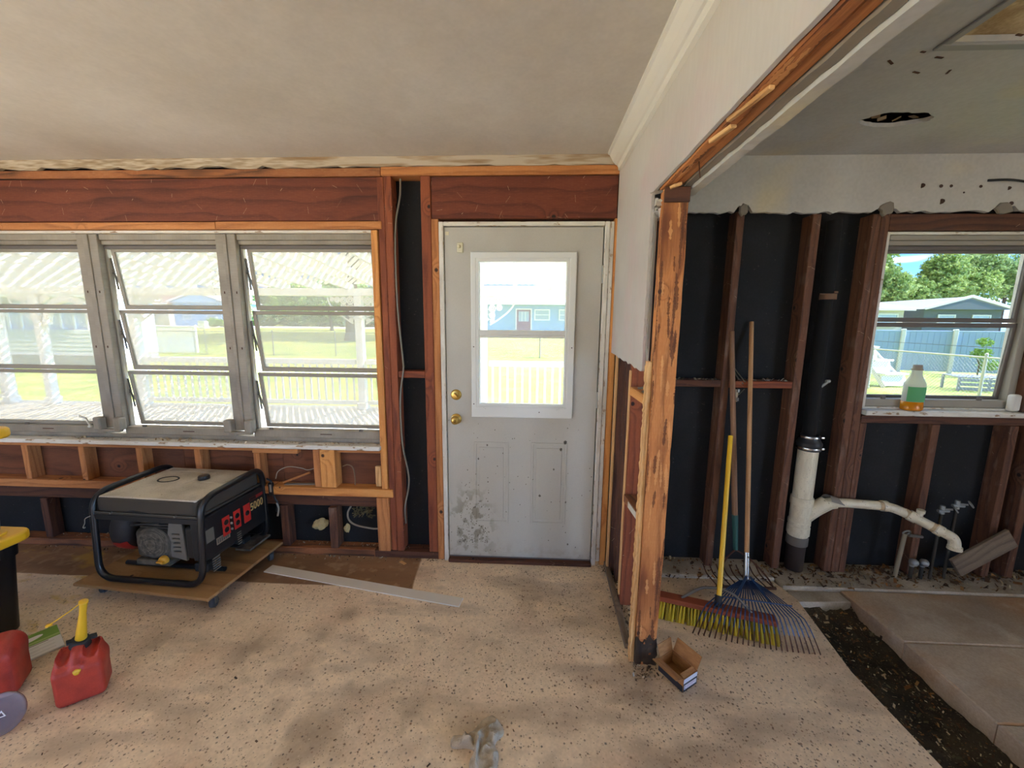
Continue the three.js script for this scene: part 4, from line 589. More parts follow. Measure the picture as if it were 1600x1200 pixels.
// ---------------------------------------------------------------- petrol cans
const redCan = (() => { const t = dataTex(256, 256, (u, v) => { const n = fbm(u * 6, v * 6, 621, 5, 6, 6), f = vn(u * 120, v * 120, 623, 120, 120); return mixc([186, 62, 44], [154, 48, 36], clamp((n - 0.3) * 2)).map((q) => q + (f - 0.5) * 8); }, { mx: 0.3, my: 0.3 }); return std({ map: t, roughness: 0.5 }); })();
const canYellow = std({ color: col(226, 176, 36), roughness: 0.45 });
{
  const t = thing('fuel_can', 'red plastic fuel can with upright yellow spout and black collar beside the dolly', 'fuel can', [-1.822, 0, 1.005], 0.66); t.scale.set(0.87, 1.1, 0.9);
  const body = (x, y, z) => {
    let d = sdBox(x, y - 0.072, z, 0.084, 0.072, 0.066, 0.022);
    d = smin(d, sdBox(x, y - 0.145, z + 0.012, 0.074, 0.044, 0.046, 0.02), 0.035);
    d = Math.max(d, -sdCap(x, y, z, [-0.042, 0.192, -0.03], [-0.046, 0.176, 0.07], 0.026)); d = Math.max(d, -sdCap(x, y, z, [0.042, 0.192, -0.03], [0.046, 0.176, 0.07], 0.026));
    d = smin(d, sdCap(x, y, z, [0, 0.192, -0.01], [0, 0.146, 0.052], 0.015), 0.02);
    return d;
  };
  part('body', sdfMesh(body, V(0, 0.12, 0), 0.16, 64).translate(0, 0.0005, 0), redCan, t, 'red can body with moulded handle');
  each('collar', [at(lathe([[0, 0.028], [0.028, 0.028], [0.034, 0.022], [0.034, 0.004], [0.038, 0]], 20), 0, 0.184, -0.03, 0.14, 0, -0.2), at(rbox(0.1, 0.01, 0.026, 0.003), 0.008, 0.203, -0.03, 0.14, 0.3, -0.2)], BLK.matte, t, 'black screw collar');
  part('spout', at(lathe([[0.0, 0.0], [0.021, 0.0], [0.019, 0.03], [0.0135, 0.10], [0.0125, 0.105], [0.0135, 0.152], [0.0165, 0.156], [0.0165, 0.163], [0.0, 0.163]], 24), 0.006, 0.206, -0.027, 0.15, 0, -0.22), canYellow, t, 'yellow spout');
  part('cap_strap', [tube([V(0.028, 0.352, -0.02), V(-0.01, 0.335, -0.01), V(-0.05, 0.318, -0.005), V(-0.07, 0.31, -0.005)], 0.0022, 24, 6), at(lathe([[0, 0.005], [0.010, 0.005], [0.012, 0]], 14), -0.076, 0.305, -0.005)], canYellow, t);
  part('vent_cap', [at(lathe([[0, 0.012], [0.009, 0.011], [0.012, 0.004], [0.012, 0]], 14), 0.002, 0.128, 0.064, 1.0), at(rbox(0.03, 0.008, 0.01, 0.003), 0.004, 0.134, 0.071, 1.0, 0, 0.4)], canYellow, t, 'small yellow vent cap');
  const t2 = thing('fuel_can', 'larger red plastic fuel can behind a clear plastic disc, cut by the photo edge', 'fuel can', [-2.215, 0, 1.045], 0.62);
  const body2 = (x, y, z) => { let d = sdBox(x, y - 0.1, z, 0.12, 0.1, 0.075, 0.03); d = smin(d, sdBox(x - 0.03, y - 0.185, z + 0.01, 0.075, 0.045, 0.052, 0.03), 0.05); return Math.max(d, -sdCap(x, y, z, [-0.08, 0.24, 0.055], [0.02, 0.2, 0.1], 0.032)); };
  part('body', sdfMesh(body2, V(0, 0.15, 0), 0.18, 60).translate(0, 0.0005, 0), redCan, t2);
  part('cap', at(lathe([[0, 0.03], [0.028, 0.03], [0.032, 0.024], [0.032, 0]], 18), -0.06, 0.195, -0.02, 0, 0, 0.3), BLK.matte, t2);
  const k = thing('plastic_disc', 'translucent round plastic lid leaning on the larger red fuel can', 'lid', [-1.955, 0.001, 1.165], 0.5);
  part('disc', at(lathe([[0, 0.002], [0.05, 0.002], [0.066, 0.004], [0.07, 0.006], [0.072, 0.002], [0.066, 0], [0, 0]], 48), 0, 0.065, 0, 1.05, 0, 0.1), phys({ color: col(190, 172, 168), roughness: 0.25, transmission: 0.85, thickness: 0 }), k);
  part('embossed_mark', (() => { const s = new THREE.Shape([[0, 0.014], [-0.013, -0.009], [0.013, -0.009]].map(([x, y]) => new THREE.Vector2(x, y))); s.holes.push(new THREE.Path([[0, 0.008], [-0.008, -0.006], [0.008, -0.006]].map(([x, y]) => new THREE.Vector2(x, y)))); return at(clean(new THREE.ExtrudeGeometry(s, { depth: 0.001, bevelEnabled: false })), 0, 0.0655, 0.003, 1.05 - Math.PI / 2, 0, 0.1); })(), std({ color: col(226, 222, 220), roughness: 0.5 }), k);
}
// ---------------------------------------------------------------- leaflet box, white strip, carton, rag
{
  const print = canvasTex(512, 512, (c, w, h) => {
    c.fillStyle = '#e9e6e0'; c.fillRect(0, 0, w, h); c.fillStyle = '#7da43a'; c.fillRect(0, 0, w, 250); c.fillStyle = '#a9c06a'; c.fillRect(0, 190, w, 40);
    c.fillStyle = '#f0ebe2'; c.beginPath(); c.ellipse(330, 120, 95, 42, -0.3, 0, 7); c.fill(); c.fillStyle = '#b98b5a'; c.beginPath(); c.ellipse(170, 170, 60, 26, -0.2, 0, 7); c.fill(); c.fillStyle = '#c0392b'; c.beginPath(); c.arc(225, 160, 20, 0, 7); c.fill();
    c.fillStyle = '#6f5a40'; c.fillRect(40, 268, 130, 14); c.fillRect(290, 262, 150, 14); c.fillStyle = '#c4c0ba'; for (let i = 0; i < 7; i++) c.fillRect(30, 310 + i * 24, 440 - (i % 3) * 90, 8);
  });
  const t = thing('leaflet', 'flat green and white printed package lying on the floor between tote and fuel cans', 'package', [-2.345, 0.0, 0.85], -0.56);
  part('card', cbox(0.22, 0.008, 0.28, 0.001).translate(0, 0.0045, 0), std({ color: col(214, 208, 198), roughness: 0.8 }), t);
  const p = part('printed_face', clean(new THREE.PlaneGeometry(0.276, 0.216).rotateX(-Math.PI / 2).rotateY(Math.PI / 2).translate(0, 0.0091, 0)), std({ map: print, roughness: 0.6 }), t);
}
single('trim_strip', at(cbox(1.275, 0.006, 0.07, 0.001, 0), -0.985, 0.004, 0.281, 0, -0.182, 0), std({ color: col(224, 216, 200), roughness: 0.6 }), 'long flat off-white strip lying diagonally on the floor before the door', 'strip');
{
  const t = thing('carton', 'small open brown carton with raised flaps and black and white end label by the post', 'box', [0.668, 0, 0.795], 0.56);
  const kraft = (() => { const q = dataTex(256, 256, (u, v) => { const n = fbm(u * 6, v * 20, 641, 4, 6, 20), f = vn(u * 128, v * 128, 643, 128, 128); return mixc([176, 128, 80], [152, 106, 64], clamp((n - 0.3) * 2)).map((x) => x + (f - 0.5) * 10); }, { mx: 0.2, my: 0.2 }); return std({ map: q, roughness: 0.9 }); })();
  const dark = std({ color: col(34, 34, 44), roughness: 0.5 }), w = 0.09, d = 0.125, h = 0.062;
  part('floor_panel', cbox(w, 0.002, d, 0).translate(0, 0.0015, 0), kraft, t);
  const lab = canvasTex(256, 192, (c) => { c.fillStyle = '#22222c'; c.fillRect(0, 0, 256, 192); c.fillStyle = '#d8d6de'; c.fillRect(0, 0, 256, 66); c.fillStyle = '#cfcbd8'; c.fillRect(14, 96, 232, 66); c.fillStyle = '#30303c'; c.beginPath(); c.arc(34, 116, 9, 0, 7); c.fill(); c.fillRect(26, 138, 14, 14); c.fillStyle = '#9c7a86'; c.fillRect(56, 114, 150, 7); c.fillRect(56, 136, 120, 6); });
  part('end_panel', cbox(w, h, 0.002, 0).translate(0, h / 2, d / 2), kraft, t); part('end_label', clean(new THREE.PlaneGeometry(w - 0.002, h - 0.002).translate(0, h / 2, d / 2 + 0.0016)), std({ map: lab, roughness: 0.5 }), t, 'black and white end label');
  part('end_panel', cbox(w, h, 0.002, 0).translate(0, h / 2, -d / 2), kraft, t);
  part('side_panel', cbox(0.002, h, d, 0).translate(-w / 2, h / 2, 0), kraft, t); part('side_print', [cbox(0.0008, h * 0.45, d, 0).translate(-w / 2 - 0.0016, h * 0.24, 0)], dark, t); part('side_panel', cbox(0.002, h, d, 0).translate(w / 2, h / 2, 0), kraft, t);
  const flap = (g, ...a) => part('flap', at(g, ...a), kraft, t);
  flap(cbox(0.002, 0.05, d * 0.98, 0).translate(0, 0.025, 0), -w / 2 - 0.001, h + 0.001, 0, 0, 0, 1.25);
  flap(cbox(0.002, 0.058, d * 0.98, 0).translate(0, 0.029, 0), w / 2 + 0.001, h + 0.001, 0, 0, 0, -0.45);
  flap(cbox(w * 0.96, 0.055, 0.002, 0).translate(0, 0.0275, 0), 0, h + 0.001, -d / 2 - 0.001, -0.25, 0, 0);
  flap(cbox(w * 0.9, 0.02, 0.002, 0).translate(0, 0.01, 0), 0, h - 0.001, d / 2 - 0.003, -1.2, 0, 0);
}
{ // crumpled rag: outline in floor metres, folded surface
  const O = [[-0.118, 1.018], [-0.085, 1.055], [-0.078, 1.085], [-0.105, 1.12], [-0.09, 1.16], [-0.10, 1.21], [-0.15, 1.235], [-0.19, 1.20], [-0.178, 1.155], [-0.205, 1.14], [-0.255, 1.143], [-0.27, 1.125], [-0.262, 1.105], [-0.222, 1.098], [-0.19, 1.075], [-0.165, 1.04], [-0.14, 1.02]];
  const curve = new THREE.CatmullRomCurve3(O.map(([x, z]) => V(x, 0, z)), true, 'catmullrom', 0.6), C = V(-0.155, 0, 1.115), n = 110, m = 26, pos = [], idx = [];
  for (let i = 0; i <= m; i++) for (let k = 0; k < n; k++) { const q = curve.getPoint(k / n), s = i / m, x = lerp(C.x, q.x, s), z = lerp(C.z, q.z, s); const f = Math.abs(Math.sin((x * 42 + z * 25) + fbm(x * 20 + 9, z * 20 + 9, 651, 3) * 7)); const edge = Math.sqrt(clamp(1 - s * s * s)); pos.push(x, 0.003 + edge * (0.012 + 0.028 * (1 - f) * fbm(x * 14 + 5, z * 14 + 5, 653, 3) * 1.6), z); }
  const base = pos.length / 3; for (let k = 0; k < n; k++) { const q = curve.getPoint(k / n); pos.push(q.x, 0.0005, q.z); }
  for (let i = 0; i < m; i++) for (let k = 0; k < n; k++) { const a = i * n + k, b = i * n + (k + 1) % n, c = a + n, d = b + n; idx.push(a, b, c, b, d, c); }
  for (let k = 0; k < n; k++) { const a = m * n + k, b = m * n + (k + 1) % n, c = base + k, d = base + (k + 1) % n; idx.push(a, b, c, b, d, c); }
  const g = new THREE.BufferGeometry(); g.setAttribute('position', new THREE.Float32BufferAttribute(pos, 3)); g.setIndex(idx); g.computeVertexNormals(); g.translate(0.155, 0, -1.115);
  const ct = dataTex(256, 256, (u, v) => { const k = fbm(u * 5, v * 5, 655, 4, 5, 5), f = vn(u * 128, v * 128, 657, 128, 128); return mixc([192, 178, 156], [140, 124, 102], clamp((k - 0.4) * 2.2)).map((q) => q + (f - 0.5) * 14); }, { mx: 0.2, my: 0.2 });
  const o = single('rag', boxUV(clean(g)), std({ map: ct, bumpMap: ct, bumpScale: 0.002, roughness: 1, side: THREE.DoubleSide }), 'crumpled dirty white cloth rag on the bare terrazzo floor', 'rag'); o.position.set(-0.155, 0, 1.115);
}
// ---------------------------------------------------------------- broom and rakes
{
  const b = thing('push_broom', 'push broom with yellow bristles, red-brown head and yellow handle', 'broom', [0.965, 0, 0.478], -0.287);
  part('head', [rbox(0.56, 0.028, 0.062, 0.008, 3).translate(0, 0.088, -0.015)], std({ color: col(150, 74, 44), roughness: 0.7 }), b, 'red-brown wooden head');
  const br = [[], []]; for (let r = 0; r < 4; r++) for (let i = 0; i < 34; i++) { const x = -0.27 + i / 33 * 0.54 + rr(-0.003, 0.003), z = -0.035 + r * 0.014; const top = V(x, 0.08, z), bot = V(x + rr(-0.006, 0.006) + x * 0.04, 0.002, z + 0.018 + r * 0.008 + rr(-0.005, 0.005)); br[(i + r) % 3 ? 0 : 1].push(rod(top, bot, 0.0042, 0.0085, 5)); }
  part('bristles', br[0], std({ color: col(206, 178, 44), roughness: 0.8 }), b, 'yellow bristles'); part('bristles', br[1], std({ color: col(158, 134, 30), roughness: 0.8 }), b);
  part('handle', rod(V(0.02, 0.095, -0.02), V(0.075, 0.905, -0.405), 0.0125, 0.0125, 18), std({ color: col(232, 184, 34), roughness: 0.35 }), b, 'yellow painted handle');
  part('socket', at(lathe([[0.016, 0.05], [0.018, 0.0], [0.022, -0.006], [0.0, -0.006]], 18), 0.018, 0.102, -0.018, -0.43, 0, -0.06), BLK.matte, b);
  part('brace', pipe([V(-0.155, 0.1, -0.02), V(-0.06, 0.165, -0.05), V(0.02, 0.172, -0.062), V(0.09, 0.166, -0.05), V(0.17, 0.1, -0.02)], 0.007, 0.03), M.steel, b, 'bent steel brace');

  const bluePaint = std({ color: col(42, 70, 112), roughness: 0.4, metalness: 0.2 });
  const k = thing('leaf_rake', 'blue steel leaf rake with a wide fan, wooden handle leaning on the black wall', 'rake', [1.2, 0, 0.30]);
  const H = V(0.022, 0.16, -0.02), top = V(0.104, 1.55, -0.372), dir = top.clone().sub(H).normalize(), N = 24;
  part('handle', rod(H.clone().addScaledVector(dir, 0.06), top, 0.0125, 0.0118, 16), M.handle, k, 'long wooden handle');
  part('ferrule', [rod(H.clone().addScaledVector(dir, -0.03), H.clone().addScaledVector(dir, 0.12), 0.0155, 0.0148, 18), rod(H.clone().addScaledVector(dir, 0.10).add(V(0, 0, 0.012)), H.clone().addScaledVector(dir, 0.10).add(V(0, 0, 0.019)), 0.005, 0.004, 8)], M.chrome, k, 'shiny steel ferrule');
  const A = V(-0.365, 0.004, 0.245), E = V(0.185, 0.004, 0.345);
  const onTine = (s, q) => { const tip = A.clone().lerp(E, s), root = H.clone().add(V((s - 0.5) * 0.07, -0.03, 0.012)); tip.z += 0.02 * Math.sin(s * 3.14); const r = root.clone().lerp(tip, q); r.y = q < 0.76 ? lerp(root.y, 0.118, q / 0.76) + 0.01 * Math.sin(q / 0.76 * 3.14) : lerp(0.118, 0.003, Math.pow((q - 0.76) / 0.24, 1.3)); return r; };
  const flatProf = (w, h) => () => [[-w, -h], [w, -h], [w, h], [-w, h]];
  for (let i = 0; i < N; i++) {
    const s = i / (N - 1), tine = part('tine', sweep([0, 0.2, 0.4, 0.6, 0.76, 0.84, 0.9].map((q) => onTine(s, q)), flatProf(0.0028, 0.001)), bluePaint, k);
    part('tip', sweep([0.9, 0.95, 1].map((q) => onTine(s, q)), flatProf(0.0029, 0.0011)), M.rust, tine);
  }
  const L = (s, q) => onTine(s, q).add(V(0, 0.006, 0));
  part('cross_bar', bar(L(-0.02, 0.56), L(1.02, 0.56), 0.022, 0.006, V(0, 0.5, 0.85)), bluePaint, k, 'blue cross bar');
  each('spring_brace', [bar(L(0.25, 0.56), H.clone().add(V(-0.01, 0.0, 0.02)), 0.012, 0.003), bar(L(0.75, 0.56), H.clone().add(V(0.01, 0.0, 0.02)), 0.012, 0.003), rod(H.clone().add(V(-0.004, -0.02, 0.018)), L(0.47, 0.4), 0.003), rod(H.clone().add(V(0.004, -0.02, 0.018)), L(0.53, 0.4), 0.003)], bluePaint, k);

  const f = thing('bow_rake', 'rusty steel rake with green socket and grey wooden handle, behind the blue rake', 'rake', [1.25, 0, 0.12]);
  const h0 = V(0.0, 0.2, -0.02), h1 = V(-0.09, 1.495, -0.125), hd = h1.clone().sub(h0).normalize();
  part('handle', rod(h0.clone().addScaledVector(hd, 0.2), h1, 0.016, 0.014, 16), wood(33, [150, 112, 84], [104, 74, 54], [178, 142, 112], { knots: 0, rings: 14 }), f, 'weathered wooden handle');
  part('socket', rod(h0, h0.clone().addScaledVector(hd, 0.215), 0.013, 0.017, 16), std({ color: col(38, 84, 78), roughness: 0.5 }), f, 'green metal socket');
  each('bow', [tube([h0, V(-0.06, 0.15, 0.0), V(-0.12, 0.07, 0.05), V(-0.13, 0.03, 0.09)], 0.005, 24, 8), tube([h0, V(0.08, 0.15, 0.0), V(0.16, 0.07, 0.04), V(0.18, 0.03, 0.08)], 0.005, 24, 8)], M.rust, f);
  part('rake_bar', rbox(0.34, 0.014, 0.012, 0.003, 2).translate(0.02, 0.03, 0.09), M.rust, f);
  for (let i = 0; i < 9; i++) { const x = -0.14 + i * 0.04; part('tine', tube([V(x, 0.03, 0.09), V(x - 0.006, 0.03, 0.03), V(x - 0.014, 0.036, -0.03), V(x - 0.018, 0.065, -0.075)], 0.0036, 20, 6), M.rust, f); }
}
// ---------------------------------------------------------------- waste stack, taps and stubs
{
  const pvc = (() => { const t = dataTex(256, 256, (u, v) => { const n = fbm(u * 6, v * 6, 661, 4, 6, 6), f = vn(u * 60, v * 60, 663, 60, 60); let c = mixc([226, 216, 190], [204, 192, 164], clamp((n - 0.35) * 2)); if (f > 0.93) c = [120, 104, 84]; return c; }, { mx: 0.3, my: 0.3 }); return std({ map: t, roughness: 0.4 }); })();
  const primer = std({ color: col(184, 160, 124), roughness: 0.5 }), iron = std({ color: col(58, 46, 40), roughness: 0.8, metalness: 0.3 }), lead = std({ color: col(112, 106, 98), roughness: 0.7, metalness: 0.3 }), rubber = std({ color: col(30, 32, 36), roughness: 0.5 });
  const s = thing('waste_stack', 'cream plastic waste pipe with a side branch, between iron pipes in the kitchen wall', 'pipe', [1.683, 0.018, -0.02]);
  const cyl = (r, y0, y1) => lathe([[0, y0], [r, y0], [r, y1], [0, y1]], 32);
  part('iron_foot', cyl(0.05, 0, 0.19), iron, s, 'dark iron stub'); part('lead_joint', lathe([[0.05, 0.165], [0.058, 0.17], [0.058, 0.215], [0.053, 0.225]], 32), lead, s);
  part('stack_pipe', cyl(0.0525, 0.2, 0.79), pvc, s);
  const wye = part('wye', [lathe([[0.053, 0.235], [0.06, 0.237], [0.06, 0.285], [0.056, 0.289], [0.056, 0.30], [0.0595, 0.302], [0.0595, 0.325], [0.055, 0.328], [0.055, 0.425], [0.06, 0.428], [0.06, 0.475], [0.053, 0.478]], 32), pipe([V(0, 0.32, 0.0), V(0.06, 0.39, 0.01), V(0.13, 0.455, 0.03)], 0.043, 0.05, { rad: 18 })], pvc, s);
  part('coupling', lathe([[0.05, 0.775], [0.062, 0.777], [0.063, 0.805], [0.066, 0.81], [0.066, 0.822], [0.062, 0.826], [0.052, 0.845], [0.053, 0.852], [0.05, 0.868], [0.045, 0.87]], 32), rubber, s, 'rubber coupling');
  each('hose_clamp', [lathe([[0.0635, 0.785], [0.065, 0.785], [0.065, 0.797], [0.0635, 0.797]], 32), lathe([[0.0535, 0.852], [0.0555, 0.852], [0.0555, 0.864], [0.0535, 0.864]], 32), rbox(0.02, 0.012, 0.012, 0.002).translate(0.055, 0.791, 0.035), rbox(0.018, 0.012, 0.012, 0.002).translate(0.052, 0.858, 0.03)], M.chrome, s);
  part('iron_riser', rod(V(0, 0.865, -0.012), V(0.0, 2.09, -0.02), 0.036, 0.036, 24), std({ color: col(11, 10, 11), roughness: 0.95 }), s, 'dark iron vent pipe');
  each('pipe_strap', [lathe([[0.037, 1.66], [0.0405, 1.66], [0.0405, 1.69], [0.037, 1.69]], 24), rbox(0.08, 0.006, 0.004, 0.001).translate(-0.02, 1.69, 0.02), rbox(0.02, 0.012, 0.01, 0.002).translate(0.03, 1.70, 0.015)], std({ color: col(122, 90, 66), roughness: 0.7, metalness: 0.3 }), s);
  part('bracket', [rod(V(0.02, 1.16, 0.01), V(0.045, 1.19, 0.02), 0.008, 0.008, 10), rod(V(0.036, 1.195, 0.02), V(0.056, 1.195, 0.02), 0.008, 0.01, 10)], M.galv = std({ color: col(160, 162, 160), roughness: 0.5, metalness: 0.6 }), s);
  const p0 = V(0.12, 0.447, 0.03), pts = [p0, V(0.19, 0.468, 0.052), V(0.46, 0.455, 0.058), V(0.535, 0.43, 0.085), V(0.675, 0.36, 0.19), V(0.70, 0.345, 0.21), V(0.705, 0.285, 0.215)];
  const arm = part('branch_arm', pipe(pts, 0.0265, 0.05, { rad: 20, n: 8 }), pvc, s, 'cream branch arm ending in an elbow');
  const ringAt = (a, b, r, w) => { const d = b.clone().sub(a).normalize(); return rod(a, a.clone().addScaledVector(d, w), r, r, 24); };
  each('socket', [ringAt(pts[0], pts[1], 0.034, 0.05), ringAt(V(0.42, 0.457, 0.057), pts[2], 0.0315, 0.03), ringAt(V(0.548, 0.4235, 0.095), pts[4], 0.032, 0.035), ringAt(V(0.64, 0.377, 0.163), pts[5], 0.0315, 0.03), rod(V(0.705, 0.302, 0.215), V(0.705, 0.283, 0.215), 0.031, 0.032, 24)], pvc, arm); each('primer_band', [ringAt(V(0.40, 0.458, 0.057), pts[2], 0.0275, 0.022), ringAt(V(0.53, 0.432, 0.083), pts[4], 0.0275, 0.02), ringAt(V(0.625, 0.385, 0.152), pts[5], 0.0275, 0.016)], primer, arm);
  each('vent_stub', [rod(V(0.585, 0.41, 0.118), V(0.585, 0.455, 0.122), 0.014, 0.014, 16), rod(V(0.585, 0.45, 0.122), V(0.585, 0.468, 0.123), 0.019, 0.019, 16)], pvc, arm);
  part('paper_wrap', at(new THREE.CylinderGeometry(0.045, 0.042, 0.085, 20, 3, true, 0.4, 3.0), 0.15, 0.455, 0.04, 0, 0, 1.3), std({ color: col(140, 132, 122), roughness: 0.9, side: THREE.DoubleSide }), s, 'grey paper wrapped round the branch');
  // taps
  const galv = M.galv, tap = (label, x, y, z, h, ry) => { const t = thing('stop_valve', label, 'valve', [x, 0.008, z], ry, null); part('riser', rod(V(0, 0, 0), V(0, h, 0), 0.008, 0.008, 12), M.copperDull ??= std({ color: col(66, 62, 56), roughness: 0.6, metalness: 0.5 }), t); part('valve_body', [rod(V(0, h - 0.02, 0), V(0, h + 0.03, 0), 0.013, 0.012, 14), rod(V(-0.03, h, 0), V(0.03, h, 0.012), 0.009, 0.009, 12), rod(V(0, h + 0.01, 0), V(0.03, h + 0.018, 0.03), 0.006, 0.006, 10)], galv, t); part('oval_handle', at(lathe([[0, 0.008], [0.024, 0.007], [0.028, 0.003], [0.026, 0], [0, 0]], 24).scale(1.15, 1, 0.8), 0.036, h + 0.02, 0.035, 0.9, 0.3, -0.35), galv, t); return t; };
  tap('dull metal stop valve with oval handle just above the end of the waste arm', 2.46, 0.02, 0.03, 0.445, 0.2); tap('dull metal stop valve with oval handle, farther along the wall than its twin', 2.55, 0.02, 0.02, 0.475, 0.1);
  const stub = thing('supply_pipe', 'thin pale capped pipe standing out of the floor under the waste arm', 'pipe', [2.265, 0.008, 0.02]); part('tube', rod(V(0, 0, 0), V(0.018, 0.285, 0.0), 0.011, 0.011, 14), std({ color: col(150, 138, 114), roughness: 0.7 }), stub); part('ring', at(new THREE.TorusGeometry(0.018, 0.005, 8, 20), 0.026, 0.292, 0.0, 0.5), M.galv, stub); part('arm', rod(V(0.04, 0.275, 0), V(0.13, 0.262, -0.01), 0.009, 0.009, 10), lead, stub);
  for (const [x, l] of [[2.345, 'short capped metal stub pipe nearer the waste stack, low at the wall foot'], [2.405, 'short capped metal stub pipe below the stop valve, low at the wall foot']]) { const t = thing('stub_pipe', l, 'pipe', [x, 0.008, 0.03]); part('tube', rod(V(0, 0, 0), V(0, 0.085, 0), 0.01, 0.01, 12), M.copperDull, t); part('cap', [at(lathe([[0, 0.018], [0.014, 0.016], [0.022, 0.006], [0.022, -0.012], [0, -0.012]], 20), 0, 0.11, 0.01, 1.2), rod(V(0, 0.08, 0), V(0, 0.1, 0), 0.013, 0.013, 12)], M.galv, t); }
}
single('scrap_board', at(cbox(0.12, 0.36, 0.02, 0.003, 1), 2.71, 0.205, 0.055, -0.06, 0, -0.98), M.grayBoard, 'short grey-brown scrap board lying aslant against the kitchen studs', 'board');
// ---------------------------------------------------------------- spray bottle on the kitchen sill
{
  const t = thing('bottle', 'translucent plastic bottle with green label and amber liquid on the kitchen window sill', 'bottle', [2.225, 1.0485, -0.01], -0.2);
  const sq = (pts, m, sx = 1, sz = 0.7) => lathe(pts, 36).scale(sx, 1, sz);
  part('body', sq([[0, 0], [0.046, 0.0], [0.052, 0.008], [0.052, 0.15], [0.05, 0.16], [0.034, 0.19], [0.026, 0.21], [0.024, 0.24], [0.021, 0.245], [0.02, 0.246]]), phys({ color: col(222, 222, 214), roughness: 0.42, transmission: 0.5, thickness: 0 }), t);
  part('liquid', sq([[0, 0.0535], [0.0535, 0.0535], [0.0535, 0.008], [0.046, -0.0002], [0, -0.0002]]).scale(0.995, 1, 0.995).translate(0, 0.0004, 0), phys({ color: col(255, 176, 20), roughness: 0.25, transmission: 0.6, thickness: 0 }), t, 'amber liquid');
  part('label', clean(new THREE.CylinderGeometry(0.0532, 0.0532, 0.086, 30, 1, true, -0.95, 2.1).scale(1, 1, 0.7).translate(0, 0.098, 0)), phys({ color: col(92, 176, 112), roughness: 0.6, transmission: 0.25, thickness: 0, side: THREE.DoubleSide }), t, 'green label');
  part('cap', lathe([[0, 0.266], [0.019, 0.266], [0.021, 0.262], [0.021, 0.244], [0.026, 0.243], [0.026, 0.236], [0, 0.236]], 24), std({ color: col(150, 138, 122), roughness: 0.6 }), t);
}
// ---------------------------------------------------------------- cables and leftovers in the walls
const grayCable = std({ color: col(128, 120, 106), roughness: 0.6 });
single('cable', tube([V(-0.762, 2.345, -0.04), V(-0.765, 2.25, -0.035), V(-0.79, 2.1, -0.02), V(-0.797, 1.9, -0.012), V(-0.792, 1.6, -0.008), V(-0.77, 1.3, -0.006), V(-0.765, 1.25, 0.006), V(-0.79, 1.1, 0.0), V(-0.797, 0.93, -0.006), V(-0.79, 0.75, -0.01), V(-0.768, 0.6, -0.02), V(-0.764, 0.5, -0.02), V(-0.79, 0.35, -0.01), V(-0.795, 0.23, -0.03)], 0.0055, 120, 8), grayCable, 'long grey electrical cable sagging in the stud bay between window and door', 'cable');
single('cable', tube([V(-0.975, 0.19, -0.02), V(-1.02, 0.19, -0.02), V(-1.13, 0.205, -0.03), V(-1.18, 0.235, -0.04), V(-1.19, 0.28, -0.05), V(-1.17, 0.325, -0.06)], 0.006, 50, 8), grayCable, 'short grey cable looping in the low bay beside the orange trimmer board', 'cable');
single('cable', tube([V(-1.62, 0.53, 0.012), V(-1.6, 0.58, 0.01), V(-1.55, 0.6, -0.02), V(-1.48, 0.585, -0.04), V(-1.44, 0.57, -0.05), V(-1.38, 0.585, -0.06)], 0.003, 60, 6), std({ color: col(150, 140, 124), roughness: 0.6 }), 'thin wire curling above the rail behind the generator', 'wire');
single('wire', tube([V(-1.2, 0.605, -0.04), V(-1.16, 0.62, -0.03), V(-1.13, 0.6, -0.03), V(-1.12, 0.54, -0.03), V(-1.125, 0.48, -0.04)], 0.004, 40, 6), std({ color: col(120, 98, 76), roughness: 0.8 }), 'frayed brown wire end hanging in the bay right of the wide pale stud', 'wire');
single('batten', bar(V(-1.6, 0.486, -0.03), V(-1.43, 0.55, -0.06), 0.012, 0.012), M.orange, 'thin orange wood batten leaning in the bay behind the generator', 'batten');
single('plastic_strip', at(cbox(0.2, 0.004, 0.03, 0.001), -1.49, 0.4765, -0.04, 0, 0.06, 0), std({ color: col(150, 146, 140), roughness: 0.4 }), 'flat translucent grey plastic strip on the rail behind the generator', 'strip');
const scrap = (x, y, z, a, b, seed, m, label) => { const g = new THREE.IcosahedronGeometry(1, 4), p = g.attributes.position, v = new THREE.Vector3(); for (let i = 0; i < p.count; i++) { v.fromBufferAttribute(p, i); const k = 0.55 + 0.9 * fbm(v.x * 2 + 5, v.y * 2 + v.z * 1.7 + 5, seed, 4); p.setXYZ(i, v.x * k * a, v.y * k * b + v.x * a * 0.3, v.z * k * Math.min(a, b) * 0.6); } g.computeVertexNormals(); const o = single('insulation_scrap', clean(g), m, label, 'scrap'); o.position.set(x, y, z); };
const tuft = std({ color: col(176, 158, 112), roughness: 1 });
scrap(-1.38, 0.19, -0.055, 0.05, 0.035, 671, tuft, 'larger pale yellow insulation scrap clinging to the tar paper near the generator'); scrap(-1.205, 0.165, -0.06, 0.022, 0.03, 673, tuft, 'small pale yellow insulation scrap beside the low stud');
{ const R2 = mulberry(681), list = []; for (let i = 0; i < 70; i++) { const x = rr(-0.07, 0.07), y = rr(-0.035, 0.035); list.push(at(cbox(0.03 * (0.5 + R2()), 0.004, 0.004, 0), x, y - x * x * 4, rr(-0.02, 0.015), R2() * 3, R2() * 3, (R2() - 0.5) * 2)); } const o = single('straw_nest', list, std({ color: col(96, 88, 60), roughness: 1 }), 'tangle of dry nest straw stuck in the low bay behind the grey cable loop', 'nest', null, 'stuff'); o.position.set(-1.09, 0.295, -0.065); }
